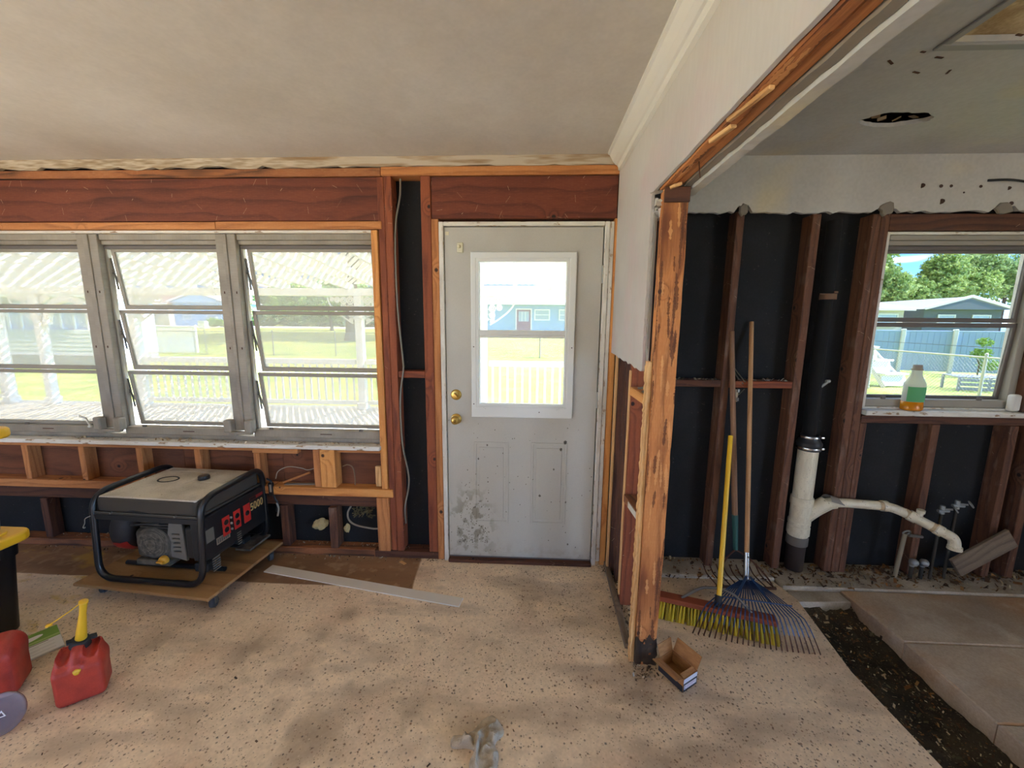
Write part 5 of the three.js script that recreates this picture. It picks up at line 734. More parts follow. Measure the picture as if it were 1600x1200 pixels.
single('wire', [tube([V(1.205, 1.30, -0.05), V(1.225, 1.24, -0.04), V(1.25, 1.19, 0.004)], 0.0035, 30, 6), tube([V(1.19, 1.33, -0.05), V(1.22, 1.27, -0.04), V(1.262, 1.2, 0.004)], 0.003, 30, 6), tube([V(1.262, 1.16, 0.0), V(1.24, 1.12, -0.02), V(1.215, 1.09, -0.04)], 0.003, 30, 6)], std({ color: col(104, 104, 88), roughness: 0.7 }), 'pair of grey wires over the kitchen blocking between the two wooden rake handles', 'wire');
{ const t = thing('switch_box', 'small pale electrical device hanging under the kitchen blocking', 'device', [1.222, 1.118, -0.01]); part('yoke', rbox(0.022, 0.075, 0.008, 0.003), std({ color: col(196, 184, 160), roughness: 0.5 }), t); part('strap', [rbox(0.012, 0.02, 0.012, 0.002).translate(0.008, 0.03, 0.006), rbox(0.012, 0.02, 0.012, 0.002).translate(0.008, -0.022, 0.006)], M.galv, t); }
single('cable', tube([V(2.39, 2.295, 0.018), V(2.405, 2.292, 0.03), V(2.46, 2.287, 0.05), V(2.53, 2.275, 0.06), V(2.6, 2.252, 0.07), V(2.7, 2.2, 0.08)], 0.006, 50, 8), BLK.matte, 'black cable end poking out of the bare plaster above the kitchen window', 'cable');
// ---------------------------------------------------------------- loose debris
function litter(name, label, n, place, size, colours, seed, m = std({ roughness: 1 })) {
  const g = new THREE.PlaneGeometry(1, 0.5, 3, 2), p = g.attributes.position; for (let i = 0; i < p.count; i++) p.setZ(i, 0.22 * Math.sin(p.getX(i) * 3) + 0.1 * p.getY(i)); g.computeVertexNormals();
  const mm = m.clone(); mm.side = THREE.DoubleSide; const o = new THREE.InstancedMesh(clean(g), mm, n), rnd = mulberry(seed), q = new THREE.Matrix4(), c = new THREE.Color();
  for (let i = 0; i < n; i++) { const [x, y, z] = place(rnd), s = size * (0.4 + rnd() * rnd() * 1.6); q.compose(V(x, y + s * 0.15, z), new THREE.Quaternion().setFromEuler(new THREE.Euler(-1.57 + (rnd() - 0.5) * 1.2, (rnd() - 0.5) * 0.8, rnd() * 6.3)), V(s, s, s)); o.setMatrixAt(i, q); const k = colours[Math.floor(rnd() * colours.length)]; o.setColorAt(i, c.copy(col(...k)).multiplyScalar(0.7 + rnd() * 0.6)); }
  o.name = numbered(name); o.castShadow = o.receiveShadow = true; tag(o, label, 'debris', null, 'stuff'); scene.add(o); return o;
}
const leafC = [[104, 72, 40], [78, 54, 32], [136, 102, 62], [58, 44, 30], [122, 82, 42], [166, 148, 118], [70, 50, 32]];
litter('leaf_litter', 'dry leaves and crumbled plaster along the foot of the kitchen wall', 1500, (r) => { const x = 0.62 + r() * 2.5, k = r(); return [x, 0.012, -0.07 + k * k * 0.2 + (x > 1.45 && x < 1.95 ? r() * 0.05 : 0)]; }, 0.022, leafC, 691);
litter('leaf_litter', 'loose earth crumbs and leaves scattered over the soil in the trench', 1500, (r) => { const z = 0.28 + r() * 1.7; return [1.52 + r() * 0.3, -0.085 + (z < 0.5 ? 0.035 : 0), z]; }, 0.013, [...leafC, [90, 84, 60], [60, 54, 40], [200, 186, 150]], 693);
litter('plaster_crumbs', 'plaster crumbs and splinters along the torn partition on the floor', 700, (r) => { const z = r() * 0.85, k = (r() + r() - 1); return [0.53 + k * 0.08, 0.002, 0.02 + z * 0.95]; }, 0.011, [[150, 134, 110], [196, 186, 168], [92, 72, 52], [64, 52, 40]], 695);
litter('wall_dust', 'dust and crumbs lying on the bottom plate and foot of the stripped front wall', 700, (r) => { const a = r(); return a < 0.5 ? [-3.3 + r() * 2.75, 0.052, -0.08 + r() * 0.05] : [-3.3 + r() * 2.75, 0.002, 0.006 + r() * r() * 0.06]; }, 0.009, [[150, 134, 110], [190, 178, 156], [92, 72, 52], [64, 52, 40]], 697);
litter('floor_crumbs', 'dark crumbs scattered thinly over the terrazzo floor', 320, (r) => [-2.6 + r() * 4, 0.002, 0.1 + r() * 1.3], 0.007, [[96, 76, 58], [112, 92, 70], [70, 58, 46]], 699);
litter('sill_flakes', 'curled paint flakes on the long white window sill', 110, (r) => [-3.0 + r() * 2.05, 0.763, -0.03 + r() * 0.05], 0.018, [[214, 200, 176], [186, 160, 126], [150, 122, 92]], 701);
litter('block_debris', 'plaster debris lying on the horizontal blocking in kitchen wall and partition', 160, (r) => { const a = r(); return a < 0.75 ? [0.62 + r() * 0.9, 1.208, -0.05 + r() * 0.04] : [0.515 + r() * 0.06, 1.221, 0.4 + r() * 0.28]; }, 0.018, [[170, 160, 140], [120, 104, 84], [200, 192, 176]], 703);
single('wood_chip', at(cbox(0.05, 0.004, 0.02, 0.001), -0.795, 0.003, 0.055, 0, -0.6, 0), M.paleSplit, 'pale splinter of wood lying by the bottom plate near the door', 'chip');
// ---------------------------------------------------------------- outside: ground, patio
const gy = (z) => -0.36 + 1.06 * sstep(14, 31, -z);
M.lawn = (() => { const t = dataTex(1024, 1024, (u, v) => { const n = fbm(u * 6, v * 6, 801, 5, 6, 6), f = vn(u * 256, v * 256, 803, 256, 256), g = vn(u * 90, v * 90, 805, 90, 90), d = fbm(u * 14, v * 14, 807, 4, 14, 14); let c = mixc([146, 158, 68], [112, 134, 52], clamp((n - 0.35) * 2)); c = mixc(c, [200, 184, 100], clamp((d - 0.46) * 3) * 0.6); return c.map((q) => q + (f - 0.5) * 40 + (g - 0.5) * 26); }, { mx: 9, my: 9 }); return std({ map: t, roughness: 1 }); })();
{ const g = new THREE.PlaneGeometry(260, 190, 26, 190).rotateX(-Math.PI / 2).translate(0, 0, -35), p = g.attributes.position; for (let i = 0; i < p.count; i++) p.setY(i, gy(p.getZ(i))); g.computeVertexNormals(); const c = clean(g); struct('lawn', boxUV(c), M.lawn); }
struct('road', plank(-120, 0.6, -58, 120, 0.735, -46, 0.01, 0), std({ color: col(204, 200, 190), roughness: 0.95 }));
struct('pavement_patio', plank(-14, -0.34, -5.15, 1.7, -0.12, -0.16, 0.01, 0), (() => { const t = dataTex(512, 512, (u, v) => { const n = fbm(u * 6, v * 6, 811, 5, 6, 6), f = vn(u * 200, v * 200, 813, 200, 200); return mixc([214, 210, 202], [190, 186, 178], clamp((n - 0.3) * 1.8)).map((q) => q + (f - 0.5) * 8); }, { mx: 2, my: 2 }); return std({ map: t, roughness: 0.9 }); })());
struct('bounce_paving', [plank(-20, -0.34, -0.1, -4.0, -0.16, 18, 0.01, 0), plank(-4.0, -0.34, 5.36, 14, -0.16, 18, 0.01, 0), plank(4.4, -0.34, 0.4, 14, -0.16, 5.34, 0.01, 0)], std({ color: col(208, 192, 166), roughness: 0.95 }));  // unseen paving added to bounce warm light into the rooms
const vinyl = std({ color: col(238, 236, 228), roughness: 0.5 }), vinylT = phys({ color: col(240, 238, 230), roughness: 0.9, transmission: 0.35, thickness: 0 });
{ // slatted patio roof
  const t = thing('patio_roof', 'white slatted patio roof sloping away from the house over posts and railing', 'patio roof', [0, 0, 0]);
  const ry = (z) => 2.14 + (4.95 + z) * 0.085, X0 = -13.8, X1 = 1.65, Za = -0.2, Zb = -5.05;
  for (let x = X0 + 0.1; x < X1; x += 0.61) part('rafter', bar(V(x, ry(Za) + 0.02, Za), V(x, ry(Zb) + 0.02, Zb), 0.045, 0.13), vinyl, t);
  part('fascia', plank(X0, 2.0, -4.96, X1, 2.13, -4.80, 0.006, 0), vinyl, t); part('wall_ledger', plank(X0, 2.44, -0.22, X1, 2.56, -0.17, 0.004, 0), vinyl, t);
  const dx = -0.7; for (let c = X0; c < X1 + 4.9 * 0.7; c += 0.115) { // line x = c + dx*(-(z - Za))
    const xa = c, xb = c + dx * (Za - Zb); let s0 = 0, s1 = 1; if (xa > X1) s0 = (xa - X1) / (xa - xb); if (xb < X0) s1 = (xa - X0) / (xa - xb); if (s1 - s0 < 0.03) continue;
    const P = (s) => { const z = lerp(Za, Zb, s); return V(lerp(xa, xb, s), ry(z) + 0.105, z); };
    part('slat', bar(P(s0), P(s1), 0.062, 0.018), vinylT, t);
  }
}
const postsX = [-10.3, -9.42, -8.2, -7.52, -3.16, -0.86, 1.42];
const lace = (s) => { const l = []; const ring = (x, y, r, a = 6.283) => l.push(new THREE.TorusGeometry(r, 0.014, 6, 20, a).translate(s * x, -y, 0)); for (const [x, y, r] of [[0.1, 0.08, 0.06], [0.1, 0.21, 0.055], [0.1, 0.33, 0.045], [0.22, 0.08, 0.055], [0.23, 0.19, 0.045], [0.34, 0.07, 0.045], [0.1, 0.44, 0.03], [0.44, 0.06, 0.03]]) { ring(x, y, r); ring(x, y, r * 0.45); } const arc = []; for (let i = 0; i <= 12; i++) { const a = i / 12 * 1.571; arc.push(V(s * (0.06 + 0.45 * (1 - Math.cos(a - 1.571 + 1.571)) * 0 + 0.46 * Math.pow(Math.sin(a), 1.6)), -0.5 + 0.47 * Math.pow(1 - Math.cos(a), 0.8), 0)); } l.push(tube(arc, 0.016, 30, 6)); return merge(l); };
const laceGeo = [lace(-1), lace(1)];
postsX.forEach((x, i) => {
  const lab = ['white patio post at the far end of the railing, behind the totes', 'white patio post carrying the arch on the side of the totes', 'white patio post carrying the arch, hidden partly by the first mullion', 'white patio post at the start of the long railing, middle window', 'white patio post with scroll brackets seen through the window pane next to the door', 'white patio post with scroll bracket seen through the door glass', 'white patio post just beyond the door glass edge'][i];
  const t = thing('patio_post', lab, 'post', [x, -0.12, -4.88], 0, 'white patio posts');
  part('shaft', cbox(0.14, 2.12, 0.14, 0.012, 1).translate(0, 1.06, 0), vinyl, t); part('base_block', cbox(0.18, 0.14, 0.18, 0.012).translate(0, 0.07, 0), vinyl, t); part('capital', cbox(0.18, 0.05, 0.18, 0.01).translate(0, 1.72, 0), vinyl, t);
  for (const s of [0, 1]) if (!((i === 1 && s) || (i === 2 && !s) || (i === 0 && s) || (i === 2 && s) || (i === 3 && !s))) { const b = part('scroll_bracket', laceGeo[s], vinyl, t); b.position.set(s ? 0.06 : -0.06, 2.12, 0); }
});
{ const t = thing('garden_arch', 'white arched head spanning two patio posts at the way out to the lawn', 'arch', [-8.81, 1.42, -4.88]); const o = []; for (let i = 0; i <= 30; i++) { const a = i / 30 * Math.PI; o.push([Math.cos(a) * 0.52, Math.sin(a) * 0.56]); } for (let i = 30; i >= 0; i--) { const a = i / 30 * Math.PI; o.push([Math.cos(a) * 0.41, Math.sin(a) * 0.44]); } part('arch_ring', slab(o, 0.1, [], 0.01).translate(0, 0, -0.05), vinyl, t); for (const s of [-1, 1]) part('spandrel', slab([[s * 0.52, 0.12], [s * 0.52, 0.56], [s * 0.3, 0.56], [s * 0.52, 0.4]], 0.04).translate(0, 0, -0.02), vinyl, t); }
[[-13.6, -10.3, 'white railing with balusters at the far end of the patio behind the totes'], [-7.52, -3.16, 'long white railing with balusters seen through the middle and right-hand house windows'], [-3.16, -0.86, 'white railing with balusters behind the wall between window and door'], [-0.86, 1.42, 'white railing with balusters seen through the door glass']].forEach(([a, b, lab]) => {
  const t = thing('railing', lab, 'railing', [(a + b) / 2, -0.12, -4.88], 0, 'white patio railings'), L = b - a - 0.2;
  part('top_rail', cbox(L, 0.1, 0.09, 0.012, 0).translate(0, 0.91, 0), vinyl, t); part('bottom_rail', cbox(L, 0.08, 0.06, 0.01, 0).translate(0, 0.13, 0), vinyl, t);
  const n = Math.floor(L / 0.135), bg = cbox(0.036, 0.70, 0.036, 0.006, 1); for (let i = 0; i < n; i++) part('baluster', bg, vinyl, t).position.set(-L / 2 + (i + 0.5) * L / n, 0.515, 0);
});
// ---------------------------------------------------------------- outside: sheds, screens, fences
{
  const t = thing('shed', 'pale garden shed with white battened top and grey skirt beyond the patio arch', 'shed', [-22.3, gy(-12), -13.6]), W = 10.6, grey = std({ color: col(150, 150, 146), roughness: 0.9 }), pale = std({ color: col(206, 210, 206), roughness: 0.8 }), blue = std({ color: col(196, 208, 226), roughness: 0.7 });
  part('core', cbox(W - 0.1, 2.7, 2.4, 0.01, 0).translate(0, 1.36, -0.15), blue, t); part('skirt', cbox(W, 0.5, 2.6, 0.01, 0).translate(0, 0.25, 0), grey, t);
  for (let i = 0; i < 6; i++) part('clapboard', at(cbox(W - 0.02, 0.175, 0.05, 0.01, 0), 0, 0.585 + i * 0.165, 1.19, -0.08), pale, t);
  for (let i = 0; i < 19; i++) part('batten', cbox(0.09, 0.85, 0.06, 0.01, 1).translate(-W / 2 + 0.3 + i * 0.55, 1.92, 1.09), vinyl, t);
  for (let i = 0; i < 10; i++) part('vent', cbox(0.55, 0.24, 0.06, 0.02, 0).translate(-W / 2 + 0.6 + i * 1.05, 2.5, 1.06), grey, t);
  part('eave', plank(-W / 2 - 0.2, 2.72, -1.6, W / 2 + 0.2, 2.86, 1.45, 0.02, 0), vinyl, t);
}
{
  const t = thing('lattice_screen', 'low white screen panel with lattice top standing at the lawn fence', 'screen', [-19.45, gy(-18), -18], 0.15), L = 2.75;
  part('panel', cbox(L, 0.85, 0.04, 0.005, 0).translate(0, 0.45, 0), std({ color: col(214, 222, 226), roughness: 0.7 }), t); const l = []; for (let i = -8; i < 36; i++) for (const s of [-1, 1]) { const x = -L / 2 + i * 0.1, a = V(s > 0 ? x : x + 0.5, 0.9, s * 0.012), b = V(s > 0 ? x + 0.5 : x, 1.4, s * 0.012); const lo = -L / 2, hi = L / 2; const c = (p, q) => { const r = p.clone(); if (p.x < lo) r.lerp(q, (lo - p.x) / (q.x - p.x)); if (p.x > hi) r.lerp(q, (p.x - hi) / (p.x - q.x)); return r; }; if (Math.max(a.x, b.x) <= lo + 0.02 || Math.min(a.x, b.x) >= hi - 0.02) continue; l.push(bar(c(a, b), c(b, a), 0.035, 0.012)); }
  part('lattice', l, vinyl, t); for (const s of [-1, 1]) part('end_post', cbox(0.1, 1.5, 0.1, 0.01, 1).translate(s * (L / 2 + 0.04), 0.75, 0), vinyl, t); part('cap_rail', cbox(L, 0.06, 0.07, 0.01, 0).translate(0, 1.43, 0), vinyl, t);
}
const chain = (label, a, b, h, postsAt, col1) => {
  const t = thing('chain_link_fence', label, 'fence', [a.x, a.y, a.z], Math.atan2(-(b.z - a.z), b.x - a.x)), L = Math.hypot(b.x - a.x, b.z - a.z), m = col1, wires = [];
  part('top_rail', rod(V(0, h, 0), V(L, h, 0), 0.022, 0.022, 10), m, t); for (const x of postsAt) part('fence_post', [rod(V(x, -0.1, 0), V(x, h + 0.06, 0), 0.03, 0.03, 12), at(lathe([[0, 0.05], [0.02, 0.045], [0.034, 0.02], [0.034, 0]], 12), x, h + 0.05, 0)], m, t);
  for (let x = -h; x < L; x += 0.085) for (const s of [-1, 1]) { const p = V(s > 0 ? x : x + h, 0, s * 0.003), q = V(s > 0 ? x + h : x, h, s * 0.003); if (p.x < 0) p.lerp(q, -p.x / (q.x - p.x)); if (q.x < 0) q.lerp(p, -q.x / (p.x - q.x)); if (p.x > L) p.lerp(q, (p.x - L) / (p.x - q.x)); if (q.x > L) q.lerp(p, (q.x - L) / (q.x - p.x)); if (p.distanceTo(q) > 0.05) wires.push(bar(p, q, 0.005, 0.003)); }
  part('chain_mesh', wires, std({ color: col(150, 152, 154), roughness: 0.5, metalness: 0.4 }), t).userData.kind = 'stuff';
};
chain('grey chain-link fence across the lawn beyond the patio railing', V(-34, gy(-17), -17.3), V(4, gy(-17), -17.9), 1.25, [3, 6.5, 10, 13.5, 17, 20.6, 23.9, 27.4, 31, 34.5, 37.8], std({ color: col(122, 122, 120), roughness: 0.6, metalness: 0.4 }));
chain('pale chain-link fence with bright top rail running away beyond the kitchen window', V(10.3, -0.36, -5.4), V(10.5, -0.36, -15), 1.22, [0.1, 1.65, 4.7, 7.7], std({ color: col(206, 204, 196), roughness: 0.4, metalness: 0.3 }));
{
  const t = thing('vinyl_fence', 'pale blue panel fence with white posts in front of the neighbour houses', 'fence', [12.2, -0.3, -15.66], -0.3), L = 14, blue = std({ color: col(168, 192, 222), roughness: 0.6 });
  for (let i = 0; i < 8; i++) { for (let k = 0; k < 8; k++) part('board', cbox(0.184, 1.62, 0.03, 0.006, 1).translate(0.145 + i * 1.63 + k * 0.19, 0.86, 0), blue, t); part('rail', cbox(1.5, 0.06, 0.05, 0.008, 0).translate(i * 1.63 + 0.815, 1.66, 0), blue, t); }
  for (let i = 0; i <= 8; i++) part('fence_post', cbox(0.13, 1.8, 0.13, 0.012, 1).translate(i * 1.63, 0.85, 0.03), vinyl, t);
}
{ const t = thing('outdoor_steps', 'bright white wooden steps rising beyond the chain-link fence by the kitchen window frame', 'steps', [11.55, gy(-10.6), -10.6], 0.15); for (let i = 0; i < 4; i++) { part('tread', cbox(0.85 - i * 0.17, 0.06, 0.38, 0.012, 0).translate(-0.1 - i * 0.085, 0.42 + i * 0.40, -i * 0.36), vinyl, t); part('riser', at(cbox(0.85 - i * 0.17, 0.34, 0.03, 0.006, 0), -0.1 - i * 0.085, 0.21 + i * 0.40, 0.1 - i * 0.36, -0.3), vinyl, t); } for (const s of [0, 1]) part('stringer', bar(V(-0.5 + s * 0.8, 0.02, 0.2), V(-0.5 + s * 0.35, 1.6, -1.2), 0.06, 0.14), vinyl, t); }
{ const t = thing('lawn_crate', 'low grey slatted crate on the grass behind the spray bottle', 'crate', [13.5, gy(-10), -10.1], -0.3), m = std({ color: col(150, 156, 170), roughness: 0.8 }); for (let i = 0; i < 7; i++) part('slat', cbox(0.1, 0.03, 0.8, 0.006, 2).translate(-0.52 + i * 0.17, 0.42, 0), m, t); for (let i = 0; i < 3; i++) part('side_slat', cbox(1.16, 0.09, 0.03, 0.006, 0).translate(0, 0.08 + i * 0.13, 0.4), m, t); for (const x of [-0.56, 0.56]) for (const z of [-0.36, 0.36]) part('leg', cbox(0.06, 0.41, 0.06, 0.006, 1).translate(x, 0.205, z), m, t); }
single('wire_line', rod(V(10.25, 1.08, -5.2), V(10.6, 1.12, -15), 0.006, 0.006, 6), std({ color: col(96, 98, 104), roughness: 0.6 }), 'thin dark wire strung above the chain-link top rail outside the kitchen', 'wire');
// ---------------------------------------------------------------- outside: houses
function house(label, x, z, w, d, hEave, hRidge, ridgeAlongX, mw, mr, openings, hip = false) {
  const t = thing('house', label, 'house', [x, gy(z), z]);
  part('wall', cbox(w, hEave, d, 0.02, 0).translate(0, hEave / 2, 0), mw, t);
  const o = 0.5, W = w / 2 + o, D = d / 2 + o, e = hEave - 0.1;
  let roofPts, f;
  if (hip) { const r = Math.max(0.2, W - D * 1.2); roofPts = [[-W, e, D], [W, e, D], [W, e, -D], [-W, e, -D], [-r, hRidge, 0], [r, hRidge, 0]]; f = [[0, 1, 5], [0, 5, 4], [1, 2, 5], [2, 3, 4], [2, 4, 5], [3, 0, 4], [0, 2, 1], [0, 3, 2]]; }
  else if (ridgeAlongX) { roofPts = [[-W, e, D], [W, e, D], [W, e, -D], [-W, e, -D], [-W, hRidge, 0], [W, hRidge, 0]]; f = [[0, 1, 5], [0, 5, 4], [2, 3, 4], [2, 4, 5], [1, 2, 5], [3, 0, 4], [0, 2, 1], [0, 3, 2]]; }
  else { roofPts = [[-W, e, D], [W, e, D], [W, e, -D], [-W, e, -D], [0, hRidge, D], [0, hRidge, -D]]; f = [[0, 4, 5], [0, 5, 3], [1, 2, 5], [1, 5, 4], [2, 3, 5], [0, 1, 4], [0, 2, 1], [0, 3, 2]]; }
  const build = (pts) => { const g = new THREE.BufferGeometry(); g.setAttribute('position', new THREE.Float32BufferAttribute(f.flat().flatMap((i) => pts[i]), 3)); g.computeVertexNormals(); return boxUV(clean(g)); };
  const roof = part('roof', build(roofPts), mr, t);
  if (!ridgeAlongX && !hip) { part('gable', slab([[-w / 2, hEave - 0.12], [w / 2, hEave - 0.12], [0, hRidge - 0.25]], 0.1).translate(0, 0, D - 0.06), mw, t); for (const s of [-1, 1]) part('bargeboard', bar(V(s * W, e + 0.05, D + 0.06), V(0, hRidge + 0.02, D + 0.06), 0.24, 0.06, V(0, 1, 0)), vinyl, t); }
  else part('fascia', cbox(2 * W, 0.2, 0.06, 0.01, 0).translate(0, e, D + 0.03), vinyl, t);
  for (const [k, x0, y0, x1, y1] of openings) {
    const zf = d / 2, fw = 0.1, frame = part(k === 'door' ? 'door_frame' : 'window_frame', slab(rect(x0 - fw, y0 - (k === 'door' ? 0 : fw), x1 + fw, y1 + fw), 0.08, [rect(x0, y0 + (k === 'door' ? 0.01 : 0), x1, y1)]).translate(0, 0, zf - 0.01), vinyl, t);
    if (k === 'door') { part('door_leaf', plank(x0, y0 + 0.01, zf, x1, y1, zf + 0.03, 0.004), M.farDoor ??= std({ color: col(150, 110, 124), roughness: 0.6 }), frame); part('door_pane', plank(x0 + 0.16, y0 + 0.95, zf + 0.03, x1 - 0.16, y1 - 0.15, zf + 0.036, 0.001), M.farPane, frame); for (let i = 1; i < 3; i++) part('muntin', plank(lerp(x0 + 0.16, x1 - 0.16, i / 3) - 0.02, y0 + 0.95, zf + 0.036, lerp(x0 + 0.16, x1 - 0.16, i / 3) + 0.02, y1 - 0.15, zf + 0.045, 0.001), vinyl, frame); }
    else { part('pane', plank(x0, y0, zf + 0.01, x1, y1, zf + 0.03, 0.001), M.farPane, frame); part('muntin', plank(x0, (y0 + y1) / 2 - 0.03, zf + 0.03, x1, (y0 + y1) / 2 + 0.03, zf + 0.05, 0.002), vinyl, frame); }
  }
  return t;
}
M.farPane = std({ color: col(176, 190, 196), roughness: 0.15 });
const blueWall = std({ color: col(158, 186, 214), roughness: 0.85 }), greyWall = std({ color: col(112, 120, 124), roughness: 0.9 }), creamWall = std({ color: col(206, 200, 186), roughness: 0.9 }), whiteRoof = std({ color: col(240, 238, 232), roughness: 0.7 }), shingle = std({ color: col(132, 112, 104), roughness: 0.95 }), greyRoof = std({ color: col(150, 150, 150), roughness: 0.9 });
house('long pale blue house with panelled door and windows, seen through the door glass', 1.0, -35.2, 13, 6.4, 2.6, 4.3, true, blueWall, greyRoof, [['door', -2.2, 0.05, -1.0, 2.0], ['window', -0.6, 1.2, 0.55, 1.95], ['window', 1.5, 1.2, 2.5, 1.95], ['window', -5.4, 1.2, -4.2, 1.95]]);
house('pale blue gabled house across the road, seen through the middle window', -50.7, -60.5, 8.2, 8, 3.7, 5.2, false, blueWall, greyRoof, [['window', 1.2, 1.1, 2.6, 2.2], ['window', -2.6, 1.1, -1.4, 2.2]]);
house('brown-roofed pale house across the road, beside the blue gabled house', -65, -64, 12, 8, 3.6, 6.2, true, creamWall, shingle, [['window', 1.5, 1.2, 3, 2.3], ['window', -3, 1.2, -1.5, 2.3]]);
house('neighbour house with bright white hipped roof, seen through the kitchen window', 27.2, -38.5, 12.4, 7, 2.45, 4.1, true, creamWall, whiteRoof, [['window', 1.0, 0.9, 2.6, 1.7], ['window', 4.0, 0.9, 5.6, 1.9]], true);
house('grey gabled neighbour house with white bargeboards and windows, seen through the kitchen window', 38.4, -39, 6.6, 8, 2.5, 3.5, false, greyWall, greyRoof, [['window', -2.0, 1.0, -0.7, 1.85], ['window', 0.9, 1.0, 2.3, 1.85]]);
{ const t = thing('utility_box', 'small white utility cabinet standing by the road beyond the lattice screen', 'cabinet', [-34.5, gy(-38), -38]); part('cabinet', cbox(0.8, 0.7, 0.5, 0.03).translate(0, 0.4, 0), vinyl, t); part('plinth', cbox(0.9, 0.08, 0.6, 0.01).translate(0, 0.04, 0), creamWall, t); part('lid', cbox(0.86, 0.05, 0.56, 0.015).translate(0, 0.77, 0), vinyl, t); }
// ---------------------------------------------------------------- outside: trees
const bark = (() => { const t = dataTex(128, 256, (u, v) => { const n = fbm(u * 12, v * 5, 831, 4, 12, 5); return mixc([122, 108, 94], [74, 64, 56], clamp((n - 0.3) * 2)); }, { mx: 0.8, my: 2 }); return std({ map: t, roughness: 1 }); })();
const leafGeo = (() => { const g = new THREE.BufferGeometry(), q = []; const R3 = mulberry(841); for (let i = 0; i < 7; i++) { const a = R3() * 6.28, b = (R3() - 0.5) * 1.6, c = V(Math.cos(a) * 0.5, b * 0.5, Math.sin(a) * 0.5).multiplyScalar(0.6), d = V(R3() - 0.5, R3() - 0.5, R3() - 0.5).normalize(), e = V(R3() - 0.5, R3() - 0.5, R3() - 0.5).cross(d).normalize(), w = 0.17, l = 0.34; const p = [c.clone().addScaledVector(d, -l), c.clone().addScaledVector(e, w), c.clone().addScaledVector(d, l), c.clone().addScaledVector(e, -w)]; q.push(p[0], p[1], p[2], p[0], p[2], p[3]); } g.setAttribute('position', new THREE.Float32BufferAttribute(q.flatMap((p) => p.toArray()), 3)); g.computeVertexNormals(); return clean(g); })();
const leafMat = phys({ color: col(255, 255, 255), roughness: 0.9, transmission: 0.35, thickness: 0, side: THREE.DoubleSide });
function tree(label, x, z, h, trunkR, blobs, n, size, c1, c2, seed, cat = 'tree') {
  const y0 = gy(z), t = thing(cat, label, cat, [x, y0, z]), rnd = mulberry(seed), L = [];
  if (trunkR) { const top = V((rnd() - 0.5) * 0.8, h * 0.55, (rnd() - 0.5) * 0.5); L.push(rod(V(0, -0.2, 0), V(0, 0.5, 0), trunkR * 1.35, trunkR, 12), rod(V(0, 0.5, 0), top, trunkR, trunkR * 0.6, 12)); for (const [bx, by, bz] of blobs) L.push(rod(top.clone().multiplyScalar(0.75 + rnd() * 0.2), V(bx, by - 0.2, bz), trunkR * 0.4, trunkR * 0.12, 8)); part('trunk', L, bark, t); }
  const o = new THREE.InstancedMesh(leafGeo, leafMat, n), q = new THREE.Matrix4(), c = new THREE.Color(), A = col(...c1), B = col(...c2); let tot = 0; blobs.forEach((b) => { tot += b[3] * b[3]; });
  for (let i = 0; i < n; i++) { let k = rnd() * tot, j = 0; while (j < blobs.length - 1 && (k -= blobs[j][3] * blobs[j][3]) > 0) j++; const [bx, by, bz, br] = blobs[j], u = rnd() * 2 - 1, a = rnd() * 6.283, r = br * Math.pow(rnd(), 0.38) * (0.75 + 0.5 * vn(u * 4 + 9, a * 2, seed)), s = Math.sqrt(1 - u * u), sc = size * (0.6 + rnd() * 0.8); q.compose(V(bx + Math.cos(a) * s * r, by + u * r * 0.75, bz + Math.sin(a) * s * r), new THREE.Quaternion().setFromEuler(new THREE.Euler(rnd() * 6, rnd() * 6, rnd() * 6)), V(sc, sc, sc)); o.setMatrixAt(i, q); o.setColorAt(i, c.copy(A).lerp(B, rnd())); }
  o.name = 'foliage'; o.castShadow = o.receiveShadow = true; o.userData.kind = 'stuff'; t.add(o);
}
tree('big dark oak trunk rising out of sight on the lawn beside the patio post', -12.1, -24, 11, 0.42, [[0, 8.5, 0, 3.4], [3.5, 8.2, -0.5, 2.8], [-3, 9, 0.5, 2.6], [6, 7.6, 0, 2.4]], 3200, 0.55, [70, 104, 44], [112, 146, 60], 851);
tree('bright green lawn tree with thin forked trunk beyond the chain-link fence', -18.6, -34, 6, 0.14, [[0, 3.4, 0, 1.9], [-2.4, 3.2, 0.2, 1.7], [2.0, 3.2, 0, 1.6], [-4.2, 2.9, 0.4, 1.3]], 3000, 0.42, [128, 168, 80], [178, 206, 112], 853);
tree('slender young tree by the road behind the utility cabinet', -29.5, -37, 4, 0.07, [[0, 2.6, 0, 0.9], [0.5, 2.0, 0, 0.7]], 380, 0.32, [110, 142, 80], [150, 176, 100], 855);
tree('rounded green tree behind the blue gabled house', -46, -70, 8, 0.25, [[0, 5.5, 0, 2.8], [3, 5, 0, 2.4], [-3, 5, 0, 2.4]], 1600, 0.7, [84, 124, 62], [130, 164, 84], 857);
tree('wide tree across the road in line with the forked lawn tree', -32, -64, 8, 0.3, [[0, 5, 0, 3.2], [4.5, 4.6, 0, 2.8], [-4.5, 4.6, 0, 2.8], [8, 4, 0, 2.2]], 2600, 0.8, [88, 130, 66], [136, 170, 86], 859);
tree('tree across the road beyond the big oak', -17, -66, 8, 0.3, [[0, 5, 0, 3.2], [4.5, 4.6, 0, 2.8], [-4.5, 4.8, 0, 2.8]], 2200, 0.8, [90, 128, 66], [140, 170, 92], 861);
tree('tall tree with pale trunk behind the white-roofed house, by the window frame', 35.5, -53, 11, 0.3, [[-3, 7, 0, 3.0], [0.5, 9, 0, 3.2], [-1.5, 5, 0, 2.6], [3, 6.6, 0.5, 2.8], [-5.5, 8.6, 0, 2.8]], 5200, 0.5, [112, 152, 100], [170, 196, 120], 863);
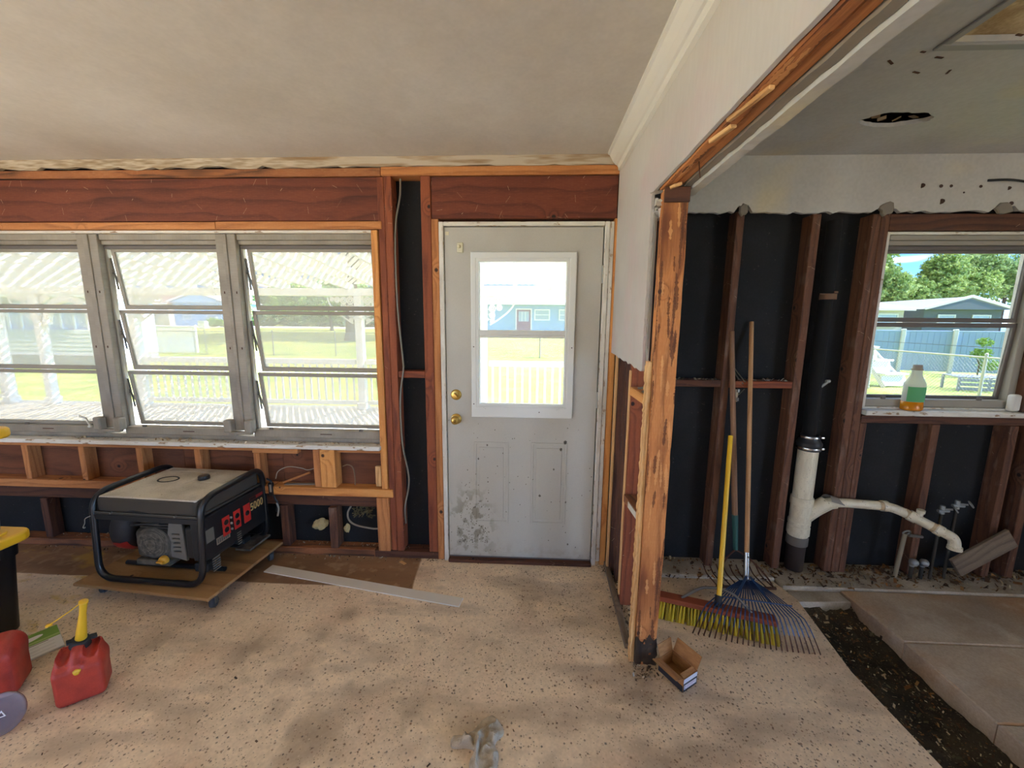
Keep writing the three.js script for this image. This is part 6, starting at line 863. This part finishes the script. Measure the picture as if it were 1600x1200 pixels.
tree('olive-green tree in the middle behind the two neighbour houses', 44.5, -54, 11, 0.3, [[0, 8.5, 0, 3.2], [-3.4, 7.4, 0, 2.8], [2.6, 6.4, 0.5, 2.8], [-1, 5.2, 0.6, 2.6], [1, 10.5, 0, 2.2]], 5200, 0.5, [136, 164, 92], [192, 206, 124], 865);
tree('bright yellow-green tree behind the grey gabled house', 55.5, -55, 10, 0.28, [[0, 6.5, 0, 3.2], [-4, 5.2, 0.5, 2.8], [4, 6.6, 0, 3.0], [0, 9, 0, 2.4], [-7, 4.5, 0.5, 2.2]], 5200, 0.5, [140, 168, 92], [194, 208, 128], 867);
tree('loose green tree at the far edge behind the grey gabled house', 65, -56, 11, 0.28, [[0, 8, 0, 3.4], [-3.5, 9.4, 0, 2.6], [3, 6, 0, 3]], 3600, 0.5, [142, 168, 108], [190, 206, 140], 869);
tree('dark evergreen tree deep behind the roofs of the two neighbour houses', 41, -62, 13, 0.35, [[0, 8, 0, 4.2], [-6, 7, 0, 3.6], [6, 7.5, 0, 3.8], [12, 7, 0, 3.6], [-11, 6.5, 0, 3.4]], 6000, 0.7, [86, 122, 92], [124, 156, 110], 871);
tree('small green shrub climbing by the panel fence outside the kitchen', 16.9, -13.2, 1.5, 0.02, [[0, 0.9, 0, 0.3], [0.05, 1.35, 0, 0.22], [0.2, 0.5, 0.1, 0.3]], 260, 0.12, [120, 160, 70], [170, 200, 100], 873, 'shrub');
tree('low green shrub on the lawn in front of the blue gabled house', -41.5, -48, 1.2, 0, [[0, 0.6, 0, 0.8], [1.2, 0.5, 0, 0.6]], 360, 0.3, [110, 150, 66], [160, 190, 90], 875, 'shrub');
const hedgeBlobs = (n, w, r, s) => { const q = mulberry(s), l = []; for (let i = 0; i < n; i++) l.push([-w / 2 + (i + 0.5) * w / n, 1.0 + q() * 0.9, (q() - 0.5), r * (0.8 + q() * 0.5)]); return l; };
tree('long dense hedge across the road behind the forked lawn tree and the big oak', -31, -61, 3, 0, hedgeBlobs(16, 30, 1.7, 881), 5200, 0.6, [92, 124, 70], [140, 166, 96], 883, 'hedge');
tree('dense hedge across the road between the two pale far houses', -59, -68, 3, 0, hedgeBlobs(9, 14, 1.8, 885), 2200, 0.6, [84, 116, 70], [128, 154, 92], 887, 'hedge');
tree('dense hedge across the road behind the garden shed', -86, -66, 3, 0, hedgeBlobs(12, 26, 2.2, 889), 3000, 0.7, [88, 116, 70], [132, 156, 96], 891, 'hedge');
// ---------------------------------------------------------------- hand over
const renderer = new THREE.WebGLRenderer({ antialias: true });
renderer.shadowMap.enabled = true;
renderer.toneMapping = THREE.LinearToneMapping;
renderer.toneMappingExposure = EXPOSURE;
renderer.render(scene, camera);
